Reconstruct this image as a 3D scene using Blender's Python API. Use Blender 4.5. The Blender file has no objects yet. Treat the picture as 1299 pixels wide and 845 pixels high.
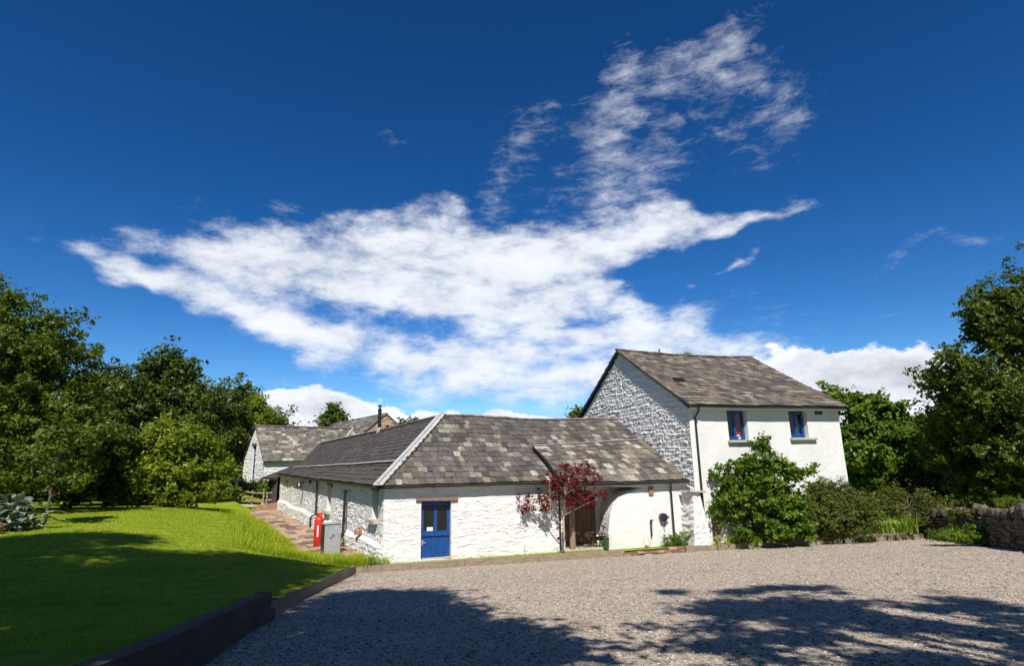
import bpy, bmesh, math, random
import numpy as np
from mathutils import Vector, Matrix
from math import sin, cos, radians, pi
random.seed(7)
RNG = np.random.default_rng(7)
SC = bpy.context.scene
COL = SC.collection

# ------------------------------------------------------------------ camera
FPX, PITCH, ROLL, EYE = 720.0, radians(12.6), radians(1.15), 3.4   # focal length in px of the 1299 px wide photograph
FW = np.array([0, cos(PITCH), sin(PITCH)]); _rt = np.array([1.0, 0, 0]); _up = np.cross(_rt, FW)
IR = _rt * cos(ROLL) - _up * sin(ROLL); IU = _up * cos(ROLL) + _rt * sin(ROLL)
cam_d = bpy.data.cameras.new('camera'); cam = bpy.data.objects.new('camera', cam_d); COL.objects.link(cam)
cam_d.sensor_width = 36.0; cam_d.lens = FPX / 1299.0 * 36.0; cam_d.clip_start = 0.1; cam_d.clip_end = 4000
m = Matrix.Identity(4)
for i, v in enumerate((IR, IU, -FW)):
    for k in range(3): m[k][i] = v[k]
m[2][3] = EYE
cam.matrix_world = m
SC.camera = cam
def ray(px, py):
    d = FW * FPX + IR * (px - 649.5) + IU * (422.5 - py); return d / np.linalg.norm(d)
def at(px, py, Y):                       # world point seen at a photograph pixel, at distance Y ahead
    d = ray(px, py); return np.array([0, 0, EYE]) + d * (Y / d[1])
def atz(px, py, zf):                     # world point where the pixel's ray meets the ground z = zf(x, y)
    d = ray(px, py); lo, hi = 0.5, 400.0; o = np.array([0, 0, EYE])
    for t in np.linspace(1, 120, 2400):
        p = o + d * t
        if p[2] < zf(p[0], p[1]): return p
    return o + d * 120
# ------------------------------------------------------------------ light
SC.view_settings.view_transform = 'Standard'; SC.view_settings.look = 'None'
SC.view_settings.exposure = 0.46; SC.view_settings.gamma = 1.0
SUN_EL, SUN_AZ = radians(50), radians(181.0)            # azimuth anticlockwise from +Y: behind the camera, a little right
SUN_DIR = np.array([-sin(SUN_AZ) * cos(SUN_EL), cos(SUN_AZ) * cos(SUN_EL), sin(SUN_EL)])
sun_d = bpy.data.lights.new('sun', 'SUN'); sun_d.energy = 5.0; sun_d.angle = radians(0.53); sun_d.color = (1.0, 0.95, 0.87)
sun = bpy.data.objects.new('sun', sun_d); COL.objects.link(sun)
sun.rotation_euler = Vector(SUN_DIR).to_track_quat('Z', 'Y').to_euler(); sun.location = (0, -10, 40)

W = bpy.data.worlds.new('World'); SC.world = W; W.use_nodes = True; W.cycles.sampling_method = 'MANUAL'; W.cycles.sample_map_resolution = 512
wt = W.node_tree; wt.nodes.clear()
def wn(kind, **kw):
    n = wt.nodes.new(kind)
    for k, v in kw.items(): setattr(n, k, v)
    return n
def wmath(op, a, b=None, c=None, clamp=False):
    n = wn('ShaderNodeMath', operation=op, use_clamp=clamp)
    for i, v in enumerate((a, b, c)):
        if v is None: continue
        if hasattr(v, 'links'): wt.links.new(v, n.inputs[i])
        else: n.inputs[i].default_value = v
    return n.outputs[0]
SKY_STRENGTH, SKY_GAMMA, SKY_GAIN = 0.085, 1.36, 1.30
sky = wn('ShaderNodeTexSky', sky_type='NISHITA', sun_disc=False)
sky.sun_elevation = SUN_EL; sky.sun_rotation = -SUN_AZ
sky.air_density = 1.0; sky.dust_density = 0.25; sky.ozone_density = 5.0; sky.altitude = 900
hsv = wn('ShaderNodeHueSaturation'); hsv.inputs['Saturation'].default_value = 1.16; hsv.inputs['Value'].default_value = 1.0
def wscale(src, k):
    n = wn('ShaderNodeVectorMath', operation='SCALE'); wt.links.new(src, n.inputs[0]); n.inputs['Scale'].default_value = k; return n.outputs[0]
gam = wn('ShaderNodeGamma'); wt.links.new(wscale(sky.outputs[0], SKY_STRENGTH), gam.inputs[0]); gam.inputs[1].default_value = SKY_GAMMA
cap = wn('ShaderNodeVectorMath', operation='MINIMUM'); wt.links.new(wscale(gam.outputs[0], SKY_GAIN), cap.inputs[0]); cap.inputs[1].default_value = (0.42, 0.58, 0.80)
wt.links.new(wscale(cap.outputs[0], 1.0 / SKY_STRENGTH), hsv.inputs['Color'])
tc = wn('ShaderNodeTexCoord')
sep = wn('ShaderNodeSeparateXYZ'); wt.links.new(tc.outputs['Generated'], sep.inputs[0])
X_, Y_, Z_ = sep.outputs
az = wmath('ARCTAN2', X_, Y_); el = wmath('ARCSINE', Z_)
cxy = wn('ShaderNodeCombineXYZ'); wt.links.new(az, cxy.inputs[0]); wt.links.new(el, cxy.inputs[1])
def wnoise(scale, detail, rough, sx=1.0, sy=1.0, rot=0.0, seed=0.0, src=None):
    mp = wn('ShaderNodeMapping'); wt.links.new(src or cxy.outputs[0], mp.inputs[0])
    mp.inputs['Location'].default_value = (seed, seed * 0.7, seed * 1.3)
    mp.inputs['Rotation'].default_value = (0, 0, rot); mp.inputs['Scale'].default_value = (sx, sy, 1)
    nz = wn('ShaderNodeTexNoise'); nz.inputs['Scale'].default_value = scale
    nz.inputs['Detail'].default_value = detail; nz.inputs['Roughness'].default_value = rough
    wt.links.new(mp.outputs[0], nz.inputs['Vector']); return nz
# domain warp shared by all the clouds
wz = wnoise(7.0, 2, 0.5, seed=3.1)
wv = wn('ShaderNodeVectorMath', operation='SUBTRACT'); wt.links.new(wz.outputs['Color'], wv.inputs[0]); wv.inputs[1].default_value = (0.5, 0.5, 0.5)
ws = wn('ShaderNodeVectorMath', operation='SCALE'); wt.links.new(wv.outputs[0], ws.inputs[0]); ws.inputs['Scale'].default_value = 0.13
wa = wn('ShaderNodeVectorMath', operation='ADD'); wt.links.new(cxy.outputs[0], wa.inputs[0]); wt.links.new(ws.outputs[0], wa.inputs[1])
def sky_angle(px, py):
    d = ray(px, py); return math.atan2(d[0], d[1]), math.asin(d[2])
def bank(blobs, src):
    tot = None
    for (px, py, rx, ry, ang, wgt) in blobs:
        a, e = sky_angle(px, py)
        mp = wn('ShaderNodeMapping', vector_type='TEXTURE'); wt.links.new(src, mp.inputs[0])
        mp.inputs['Location'].default_value = (a, e, 0); mp.inputs['Rotation'].default_value = (0, 0, radians(ang))
        mp.inputs['Scale'].default_value = (rx / 800.0, ry / 760.0, 1)
        g = wn('ShaderNodeTexGradient', gradient_type='SPHERICAL'); wt.links.new(mp.outputs[0], g.inputs[0])
        v = wmath('MULTIPLY', g.outputs['Fac'], wgt)
        tot = v if tot is None else wmath('ADD', tot, v)
    return tot
# high cirrus sheet: streaks that run down to the lower right
cirrus = bank([(175, 360, 120, 22, -14, 0.75), (235, 378, 150, 32, -22, 0.85), (250, 330, 130, 26, -8, 0.75), (330, 345, 170, 62, -12, 0.85), (430, 328, 190, 82, -4, 1.05), (540, 328, 190, 92, 3, 1.2), (600, 385, 240, 46, 2, 0.9),
               (660, 328, 210, 80, 5, 1.15), (790, 308, 200, 36, 4, 1.0), (860, 280, 150, 26, -8, 0.85), (960, 280, 110, 17, 8, 0.8), (562, 245, 50, 44, 40, 0.75), (820, 258, 120, 26, -10, 0.85),
               (660, 372, 180, 50, 0, 1.0), (340, 400, 170, 34, -24, 0.8), (480, 440, 240, 38, -6, 1.05), (700, 425, 240, 46, 4, 1.15), (860, 420, 160, 38, 2, 0.75), (930, 440, 150, 36, 0, 0.65),
               (600, 478, 400, 40, 0, 1.0), (720, 505, 300, 38, 0, 0.85), (880, 470, 160, 44, 0, 0.6),
               (940, 335, 44, 12, 24, 0.8), (880, 357, 50, 14, 8, 0.7), (800, 385, 60, 22, 0, 0.5)], wa.outputs[0])
wisp = bank([(765, 150, 120, 66, 52, 1.0), (810, 110, 150, 60, 30, 0.45), (890, 95, 150, 60, 8, 0.66), (955, 115, 100, 60, -40, 0.5), (988, 180, 80, 66, -60, 0.52), (860, 200, 190, 110, 20, 0.42),
             (800, 230, 150, 60, 25, 0.62), (640, 205, 110, 66, 50, 0.7), (690, 150, 100, 50, 40, 0.6), (920, 50, 130, 34, 22, 0.6), (1240, 307, 60, 18, -10, 0.8), (1140, 325, 80, 20, 20, 0.65), (1090, 265, 60, 20, 0, .4),
             (505, 170, 60, 34, -50, 0.5), (240, 258, 30, 26, -60, 0.5), (330, 300, 160, 40, -12, 0.55), (700, 250, 260, 60, 10, 0.45), (160, 345, 160, 40, -14, 0.5), (900, 385, 180, 40, 0, 0.5), (420, 400, 260, 60, -14, 0.5), (1020, 420, 160, 40, 0, .5)], wa.outputs[0])
n1 = wnoise(8.0, 11, 0.62, 0.8, 1.9, radians(12), 1.0); n1.inputs['Distortion'].default_value = 0.25
n2 = wnoise(20.0, 10, 0.70, 0.9, 1.7, radians(-12), 5.0)
n3 = wnoise(30.0, 9, 0.72, 0.50, 1.5, radians(-38), 11.0); n3.inputs['Distortion'].default_value = 0.5
tex = wmath('ADD', wmath('MULTIPLY', n1.outputs['Fac'], 0.60), wmath('MULTIPLY', n2.outputs['Fac'], 0.40))
mask = wmath('MINIMUM', cirrus, 1.15)
# unseen clouds carry the sky on out of view, thickened for neutral fill light
side = wmath('MULTIPLY', wmath('SUBTRACT', wnoise(1.4, 3, 0.5, seed=9.0).outputs['Fac'], 0.42), 2.6)
behind = wmath('MULTIPLY', side, wmath('GREATER_THAN', wmath('ABSOLUTE', az), 1.05), clamp=True)
mask = wmath('MAXIMUM', mask, wmath('MINIMUM', behind, 1.0))
dens = wmath('ADD', wmath('MULTIPLY', mask, 1.55), wmath('MULTIPLY_ADD', tex, 5.0, -3.05))
dens = wmath('MULTIPLY', dens, wmath('MULTIPLY', mask, 3.0, clamp=True))
d2 = wmath('ADD', wmath('MULTIPLY', wmath('MINIMUM', wisp, 1.0), 1.25), wmath('MULTIPLY_ADD', wmath('ADD', wmath('MULTIPLY', n3.outputs['Fac'], 0.6), wmath('MULTIPLY', n2.outputs['Fac'], 0.4)), 5.0, -3.05))
d2 = wmath('MULTIPLY', wmath('MULTIPLY', d2, wmath('MULTIPLY', wisp, 3.0, clamp=True)), 0.58)
dens = wmath('MAXIMUM', dens, d2)
ssm = wn('ShaderNodeMapRange', interpolation_type='SMOOTHSTEP'); wt.links.new(dens, ssm.inputs[0])
ssm.inputs[1].default_value = -0.05; ssm.inputs[2].default_value = 1.45; ssm.inputs[3].default_value = 0.0; ssm.inputs[4].default_value = 0.96
# low cumulus bank with hard, lobed tops
cum = bank([(350, 535, 70, 44, 0, 1.0), (395, 522, 70, 40, 0, 1.0), (450, 530, 70, 38, 0, 1.0), (520, 545, 60, 32, 0, 1.0), (570, 540, 40, 26, 0, .9),
            (640, 540, 70, 26, 0, .9), (700, 545, 40, 20, 0, .8), (985, 480, 90, 52, 0, 0.75), (1060, 500, 110, 60, 0, 0.8), (1135, 500, 90, 74, 0, 0.95),
            (1100, 545, 240, 72, 0, 1.0), (1300, 530, 200, 70, 0, 1.0), (240, 560, 120, 45, 0, .9), (60, 580, 200, 40, 0, .8), (900, 500, 90, 40, 0, 0.5)], cxy.outputs[0])
nc = wnoise(19.0, 10, 0.62, 1.0, 1.2, 0, 2.2)
cd = wmath('ADD', wmath('MULTIPLY_ADD', nc.outputs['Fac'], 2.0, -1.0), wmath('MINIMUM', wmath('MULTIPLY', cum, 1.6), 1.0))
cd = wmath('MULTIPLY', cd, wmath('MULTIPLY', cum, 6.0, clamp=True))
low = wn('ShaderNodeMapRange', interpolation_type='SMOOTHSTEP'); wt.links.new(cd, low.inputs[0])
low.inputs[1].default_value = 0.30; low.inputs[2].default_value = 0.56; low.inputs[3].default_value = 0; low.inputs[4].default_value = 0.97
# grey bellies: cumulus greys inside its body
ng = wnoise(7.0, 7, 0.6, 1.0, 2.2, 0, 7.7)
gr = wn('ShaderNodeMapRange'); wt.links.new(wmath('ADD', wmath('MULTIPLY', cd, 0.22), ng.outputs['Fac']), gr.inputs[0])
gr.inputs[1].default_value = 0.52; gr.inputs[2].default_value = 1.0; gr.inputs[3].default_value = 1.0; gr.inputs[4].default_value = 0.42
def rgbscale(col, fac):
    mx = wn('ShaderNodeVectorMath', operation='SCALE'); mx.inputs[0].default_value = col
    if hasattr(fac, 'links'): wt.links.new(fac, mx.inputs['Scale'])
    else: mx.inputs['Scale'].default_value = fac
    return mx.outputs[0]
def wmix(fac, a, b):
    mx = wn('ShaderNodeMix', data_type='RGBA'); wt.links.new(fac, mx.inputs[0]); wt.links.new(a, mx.inputs[6]); wt.links.new(b, mx.inputs[7]); return mx.outputs[2]
cir_l = wn('ShaderNodeMapRange'); wt.links.new(n1.outputs['Fac'], cir_l.inputs[0])
cir_l.inputs[1].default_value = 0.35; cir_l.inputs[2].default_value = 0.7; cir_l.inputs[3].default_value = 0.62; cir_l.inputs[4].default_value = 0.78
c1 = wmix(ssm.outputs[0], hsv.outputs[0], rgbscale((0.93 / SKY_STRENGTH, 0.97 / SKY_STRENGTH, 1.04 / SKY_STRENGTH), cir_l.outputs[0]))
c2 = wmix(low.outputs[0], c1, rgbscale((0.80 / SKY_STRENGTH, 0.83 / SKY_STRENGTH, 0.89 / SKY_STRENGTH), gr.outputs[0]))
bg = wn('ShaderNodeBackground'); bg.inputs['Strength'].default_value = SKY_STRENGTH; wt.links.new(c2, bg.inputs['Color'])
wo = wn('ShaderNodeOutputWorld'); wt.links.new(bg.outputs[0], wo.inputs['Surface'])

# ------------------------------------------------------------------ helpers
def mat(name):
    mt = bpy.data.materials.new(name); mt.use_nodes = True; nt = mt.node_tree
    return mt, nt, nt.nodes['Principled BSDF']
def nd(nt, kind, ins=None, **kw):
    n = nt.nodes.new(kind)
    for k, v in kw.items(): setattr(n, k, v)
    for k, v in (ins or {}).items():
        if hasattr(v, 'links'): nt.links.new(v, n.inputs[k])
        else: n.inputs[k].default_value = v
    return n
def ramp(nt, src, stops):
    r = nt.nodes.new('ShaderNodeValToRGB'); nt.links.new(src, r.inputs[0]); e = r.color_ramp.elements
    while len(e) < len(stops): e.new(0.5)
    for q, (p, c) in zip(e, stops): q.position = p; q.color = (*c, 1)
    return r.outputs[0]
def mixc(nt, fac, a, b, mode='MIX'):
    n = nt.nodes.new('ShaderNodeMix'); n.data_type = 'RGBA'; n.blend_type = mode
    for i, v in ((0, fac), (6, a), (7, b)):
        if hasattr(v, 'links'): nt.links.new(v, n.inputs[i])
        else: n.inputs[i].default_value = v if i == 0 else (*v, 1)
    return n.outputs[2]
def noise(nt, scale, detail=4, rough=0.55, sx=1, sy=1, sz=1, src=None, loc=(0, 0, 0)):
    if src is None: src = nt.nodes.new('ShaderNodeTexCoord').outputs['Object']
    mp = nd(nt, 'ShaderNodeMapping', {'Vector': src, 'Scale': (sx, sy, sz), 'Location': loc})
    return nd(nt, 'ShaderNodeTexNoise', {'Vector': mp.outputs[0], 'Scale': scale, 'Detail': detail, 'Roughness': rough}).outputs['Fac']
def bump(nt, bsdf, h, strength, dist):
    b = nd(nt, 'ShaderNodeBump', {'Height': h, 'Strength': strength, 'Distance': dist}); nt.links.new(b.outputs[0], bsdf.inputs['Normal'])
def plain(name, col, rough=0.6, var=0.25, scale=6, metallic=0.0, bmp=0.0, stretch=(1, 1, 1), spec=0.5):
    mt, nt, b = mat(name)
    n = noise(nt, scale, 6, 0.6, *stretch)
    lo = tuple(c * (1 - var) for c in col); hi = tuple(min(1, c * (1 + var)) for c in col)
    nt.links.new(ramp(nt, n, [(0.3, lo), (0.7, hi)]), b.inputs['Base Color'])
    b.inputs['Roughness'].default_value = rough; b.inputs['Metallic'].default_value = metallic
    b.inputs['Specular IOR Level'].default_value = spec
    if bmp: bump(nt, b, noise(nt, scale * 4, 6, 0.65, *stretch), 0.6, bmp)
    return mt
M = {}
def limewash(name, stain):
    mt, nt, b = mat(name)
    n = noise(nt, 1.1, 6, 0.6); n2 = noise(nt, 9, 5, 0.65); n3 = noise(nt, 2.2, 6, 0.7, 3, 3, 0.5)
    c = ramp(nt, n, [(0.3, (0.61, 0.60, 0.57)), (0.7, (0.68, 0.675, 0.655))])
    c = mixc(nt, ramp(nt, n2, [(0.62, (0, 0, 0)), (0.80, (stain, stain, stain))]), c, (0.48, 0.45, 0.40))
    c = mixc(nt, ramp(nt, n3, [(0.60, (0, 0, 0)), (0.85, (stain * .7,) * 3)]), c, (0.60, 0.57, 0.50))
    nt.links.new(c, b.inputs['Base Color']); b.inputs['Roughness'].default_value = 0.85; b.inputs['Specular IOR Level'].default_value = 0.25
    bump(nt, b, noise(nt, 30, 6, 0.7), 0.5, 0.02); return mt
M['lime'] = limewash('limewashed_stone', 0.55); M['limer'] = limewash('limewash_flaking', 0.9); M['render'] = limewash('white_render', 0.36)
def slate_mat():
    mt, nt, b = mat('slate')
    at_ = nd(nt, 'ShaderNodeAttribute', attribute_name='tint'); sepc = nd(nt, 'ShaderNodeSeparateColor', {'Color': at_.outputs['Color']})
    geo = nt.nodes.new('ShaderNodeNewGeometry').outputs['Position']
    n5 = noise(nt, 13, 8, 0.75, src=geo, loc=(7, 3, 1))
    tt = nd(nt, 'ShaderNodeMath', {0: sepc.outputs[0], 1: nd(nt, 'ShaderNodeMath', {0: n5, 1: 1.1, 2: -0.57}, operation='MULTIPLY_ADD').outputs[0]}, operation='ADD', use_clamp=True).outputs[0]
    base = ramp(nt, tt, [(0.0, (0.042, 0.041, 0.043)), (0.3, (0.098, 0.091, 0.083)), (0.55, (0.165, 0.148, 0.126)), (0.72, (0.235, 0.200, 0.152)), (0.86, (0.33, 0.30, 0.24)), (1.0, (0.46, 0.43, 0.355))])
    warm = mixc(nt, sepc.outputs[1], base, mixc(nt, 0.75, base, (0.135, 0.088, 0.060)))
    n = noise(nt, 4.5, 8, 0.75, src=geo); n2 = noise(nt, 24, 6, 0.72, src=geo); n3 = noise(nt, 0.9, 4, 0.6, src=geo, loc=(3, 1, 2)); n4 = noise(nt, 2.2, 6, 0.7, 2.6, 0.5, 0.5, src=geo)
    c = mixc(nt, ramp(nt, n, [(0.48, (0, 0, 0)), (0.70, (0.85,) * 3)]), warm, (0.032, 0.030, 0.029))      # black algae
    c = mixc(nt, ramp(nt, n4, [(0.52, (0, 0, 0)), (0.70, (0.65,) * 3)]), c, (0.040, 0.037, 0.035))         # run-off streaks
    c = mixc(nt, ramp(nt, n2, [(0.56, (0, 0, 0)), (0.70, (0.75,) * 3)]), c, (0.36, 0.33, 0.25))              # lichen spots
    c = mixc(nt, ramp(nt, n3, [(0.55, (0, 0, 0)), (0.75, (0.30,) * 3)]), c, (0.17, 0.125, 0.07))
    c = mixc(nt, sepc.outputs[2], c, (0.036, 0.034, 0.034))
    nt.links.new(c, b.inputs['Base Color']); b.inputs['Roughness'].default_value = 0.75; b.inputs['Specular IOR Level'].default_value = 0.3
    bump(nt, b, noise(nt, 40, 6, 0.7, src=geo), 0.5, 0.01); return mt
M['slate'] = slate_mat()
M['underlay'] = plain('roof_battens', (0.04, 0.037, 0.034), 0.9)
M['ridge'] = plain('ridge_tile_clay', (0.16, 0.135, 0.115), 0.85, 0.5, 5, bmp=0.01)
M['lead'] = plain('lead_flashing', (0.36, 0.355, 0.34), 0.8, 0.18, 4)
M['mortar'] = plain('mortar_fillet', (0.56, 0.55, 0.52), 0.9, 0.2, 7, bmp=0.01)
M['black'] = plain('black_paint', (0.018, 0.018, 0.02), 0.35, 0.3, 9)
M['blue'] = plain('blue_paint', (0.004, 0.055, 0.22), 0.4, 0.22, 3, stretch=(3, 3, 0.6))
M['red'] = plain('red_paint', (0.55, 0.025, 0.012), 0.4, 0.2, 5)
M['white'] = plain('white_paint', (0.75, 0.75, 0.73), 0.5, 0.08, 5)
M['steel'] = plain('galvanised_steel', (0.40, 0.41, 0.42), 0.45, 0.15, 6, 0.3)
M['darksteel'] = plain('dark_flue_steel', (0.07, 0.07, 0.075), 0.3, 0.3, 6, 0.8)
M['rust'] = plain('rust', (0.10, 0.05, 0.03), 0.9, 0.4, 20)
M['oak'] = plain('weathered_oak', (0.26, 0.18, 0.115), 0.8, 0.4, 7, bmp=0.02, stretch=(4, 4, 0.5))
M['lintel'] = plain('old_oak_lintel', (0.19, 0.125, 0.085), 0.85, 0.5, 9, bmp=0.03, stretch=(0.6, 3, 6))
M['door'] = plain('brown_stained_wood', (0.13, 0.062, 0.024), 0.5, 0.4, 8, bmp=0.01, stretch=(5, 5, 0.4))
M['sleeper'] = plain('weathered_sleeper', (0.24, 0.185, 0.13), 0.85, 0.4, 5, bmp=0.03, stretch=(0.6, 3, 5))
M['sleeperdark'] = plain('shade_dark_sleeper', (0.030, 0.024, 0.020), 0.85, 0.5, 5, bmp=0.04, stretch=(0.6, 3, 5))  # dark timber, deepened further to carry the shade on these sleepers
M['rail'] = plain('fence_rail_wood', (0.30, 0.22, 0.13), 0.8, 0.35, 8, bmp=0.02)
M['sill'] = plain('stone_sill', (0.42, 0.37, 0.28), 0.85, 0.2, 8, bmp=0.01)
M['terracotta'] = plain('terracotta', (0.32, 0.13, 0.075), 0.85, 0.3, 12, bmp=0.01)
M['sandwall'] = plain('red_sandstone', (0.40, 0.22, 0.15), 0.9, 0.35, 4, bmp=0.03)
M['brownwood'] = plain('dark_shutter_wood', (0.085, 0.062, 0.048), 0.8, 0.3, 8, stretch=(4, 4, .5))
M['cloth'] = plain('red_curtain', (0.45, 0.022, 0.016), 0.9, 0.3, 5, stretch=(6, 6, .3))
M['linen'] = plain('white_linen', (0.7, 0.7, 0.68), 0.9, 0.05)
M['barkbrown'] = plain('bark', (0.10, 0.075, 0.05), 0.95, 0.4, 9, bmp=0.04, stretch=(3, 3, 0.5))
M['barkpale'] = plain('pale_bark', (0.30, 0.25, 0.17), 0.9, 0.35, 9, bmp=0.02, stretch=(3, 3, 0.5))
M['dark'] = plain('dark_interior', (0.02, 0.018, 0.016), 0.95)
M['planter'] = plain('green_plastic', (0.03, 0.07, 0.025), 0.5)
def tinted(name, lo, hi, rough=0.9, bscale=14, bd=0.03, spec=0.3):
    mt, nt, b = mat(name)
    a = nd(nt, 'ShaderNodeAttribute', attribute_name='tint'); sc_ = nd(nt, 'ShaderNodeSeparateColor', {'Color': a.outputs['Color']})
    geo = nt.nodes.new('ShaderNodeNewGeometry').outputs['Position']
    n = noise(nt, bscale, 6, 0.65, src=geo)
    c = ramp(nt, nd(nt, 'ShaderNodeMath', {0: sc_.outputs[0], 1: nd(nt, 'ShaderNodeMath', {0: n, 1: 0.8, 2: -0.4}, operation='MULTIPLY_ADD').outputs[0]}, operation='ADD').outputs[0], [(0.1, lo), (0.9, hi)])
    nt.links.new(c, b.inputs['Base Color']); b.inputs['Roughness'].default_value = rough; b.inputs['Specular IOR Level'].default_value = spec
    bump(nt, b, noise(nt, bscale * 2, 6, 0.7, src=geo), 0.7, bd); return mt
M['paver'] = tinted('sandstone_paver', (0.135, 0.088, 0.062), (0.44, 0.31, 0.22))
M['wallstone'] = tinted('brown_rubble_stone', (0.034, 0.029, 0.021), (0.15, 0.118, 0.08), bscale=11)
M['barnstone'] = tinted('pink_barn_stone', (0.20, 0.12, 0.09), (0.48, 0.34, 0.26), bscale=5)
M['pebble'] = tinted('pebble', (0.13, 0.105, 0.09), (0.60, 0.53, 0.45), bscale=20)
def leafmat(name, a, b_, trans=0.35, gloss=0.45):
    mt, nt, b = mat(name)
    at_ = nd(nt, 'ShaderNodeAttribute', attribute_name='tint'); s = nd(nt, 'ShaderNodeSeparateColor', {'Color': at_.outputs['Color']})
    c = mixc(nt, s.outputs[0], a, b_)
    nt.links.new(c, b.inputs['Base Color']); b.inputs['Roughness'].default_value = gloss; b.inputs['Specular IOR Level'].default_value = 0.3
    tr = nd(nt, 'ShaderNodeBsdfTranslucent'); nt.links.new(mixc(nt, 1.0, c, (1.3, 1.35, 0.6), 'MULTIPLY'), tr.inputs['Color'])
    mx = nd(nt, 'ShaderNodeMixShader', {0: trans, 1: b.outputs[0], 2: tr.outputs[0]})
    nt.links.new(mx.outputs[0], nt.nodes['Material Output'].inputs['Surface']); return mt
M['leafdark'] = leafmat('leaf_dark_green', (0.024, 0.048, 0.006), (0.125, 0.160, 0.014), 0.3)
M['leafmid'] = leafmat('leaf_mid_green', (0.030, 0.062, 0.006), (0.15, 0.195, 0.015), 0.33)
M['leaflime'] = leafmat('leaf_yellow_green', (0.066, 0.115, 0.008), (0.27, 0.32, 0.020), 0.38)
M['leafapple'] = leafmat('leaf_apple', (0.032, 0.082, 0.006), (0.175, 0.265, 0.020), 0.35)
M['leafbrown'] = leafmat('leaf_bronze', (0.040, 0.060, 0.009), (0.155, 0.165, 0.024), 0.28)
M['leafgrey'] = leafmat('leaf_glaucous', (0.10, 0.14, 0.10), (0.26, 0.31, 0.25), 0.15, 0.7)
M['mapleleaf'] = leafmat('leaf_maple_red', (0.075, 0.007, 0.012), (0.27, 0.024, 0.036), 0.4)
M['blade'] = leafmat('grass_blade', (0.15, 0.25, 0.009), (0.42, 0.46, 0.025), 0.45, 0.5)
M['flower'] = plain('yellow_petal', (0.75, 0.5, 0.02), 0.6, 0.1)
M['petal'] = plain('orange_petal', (0.8, 0.16, 0.02), 0.6, 0.1)
M['mauve'] = plain('mauve_petal', (0.35, 0.26, 0.6), 0.6, 0.2)

ORG = {}
def tagset(o, label=None, cat=None, group=None, kind=None):
    if label: o['label'] = label
    if cat: o['category'] = cat
    if group: o['group'] = group
    if kind: o['kind'] = kind
    return o
def thing(name, loc, label, cat, group=None):
    o = bpy.data.objects.new(name, None); COL.objects.link(o); o.location = tuple(float(c) for c in loc); o.empty_display_size = 0.3
    ORG[o.name] = np.array(loc, float); return tagset(o, label, cat, group)
def org(o):
    return ORG.get(o.name, np.zeros(3)) if o is not None else np.zeros(3)
def link(name, me, parent=None, loc=None):
    o = bpy.data.objects.new(name, me); COL.objects.link(o)
    if parent is not None:
        o.parent = parent; ORG[o.name] = org(parent) if loc is None else np.array(loc, float)
        if loc is not None: o.location = tuple(np.array(loc) - org(parent))
    else:
        ORG[o.name] = np.zeros(3) if loc is None else np.array(loc, float)
        if loc is not None: o.location = tuple(float(c) for c in loc)
    return o
def npmesh(name, V, F, material, tint=None, smooth=False):   # V (n,3), F (m,k) all faces with k corners
    me = bpy.data.meshes.new(name); V = np.asarray(V, np.float32); F = np.asarray(F, np.int32); k = F.shape[1]
    me.vertices.add(len(V)); me.vertices.foreach_set('co', V.ravel())
    me.loops.add(F.size); me.loops.foreach_set('vertex_index', F.ravel())
    me.polygons.add(len(F)); me.polygons.foreach_set('loop_start', np.arange(0, F.size, k, dtype=np.int32))
    me.polygons.foreach_set('use_smooth', np.full(len(F), smooth, dtype=bool))
    if tint is not None:
        t = np.ones((len(V), 4), np.float32); t[:, :tint.shape[1]] = tint
        ca = me.color_attributes.new('tint', 'FLOAT_COLOR', 'POINT'); ca.data.foreach_set('color', t.ravel())
    me.update(calc_edges=True); me.materials.append(material); return me
def npobj(name, V, F, material, parent=None, tint=None, smooth=False, loc=None):
    o_ = np.zeros(3)
    if parent is not None: o_ = org(parent) if loc is None else np.array(loc, float)
    elif loc is not None: o_ = np.array(loc, float)
    me = npmesh(name, np.asarray(V) - o_, F, material, tint, smooth)
    return link(name, me, parent, loc)
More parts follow.
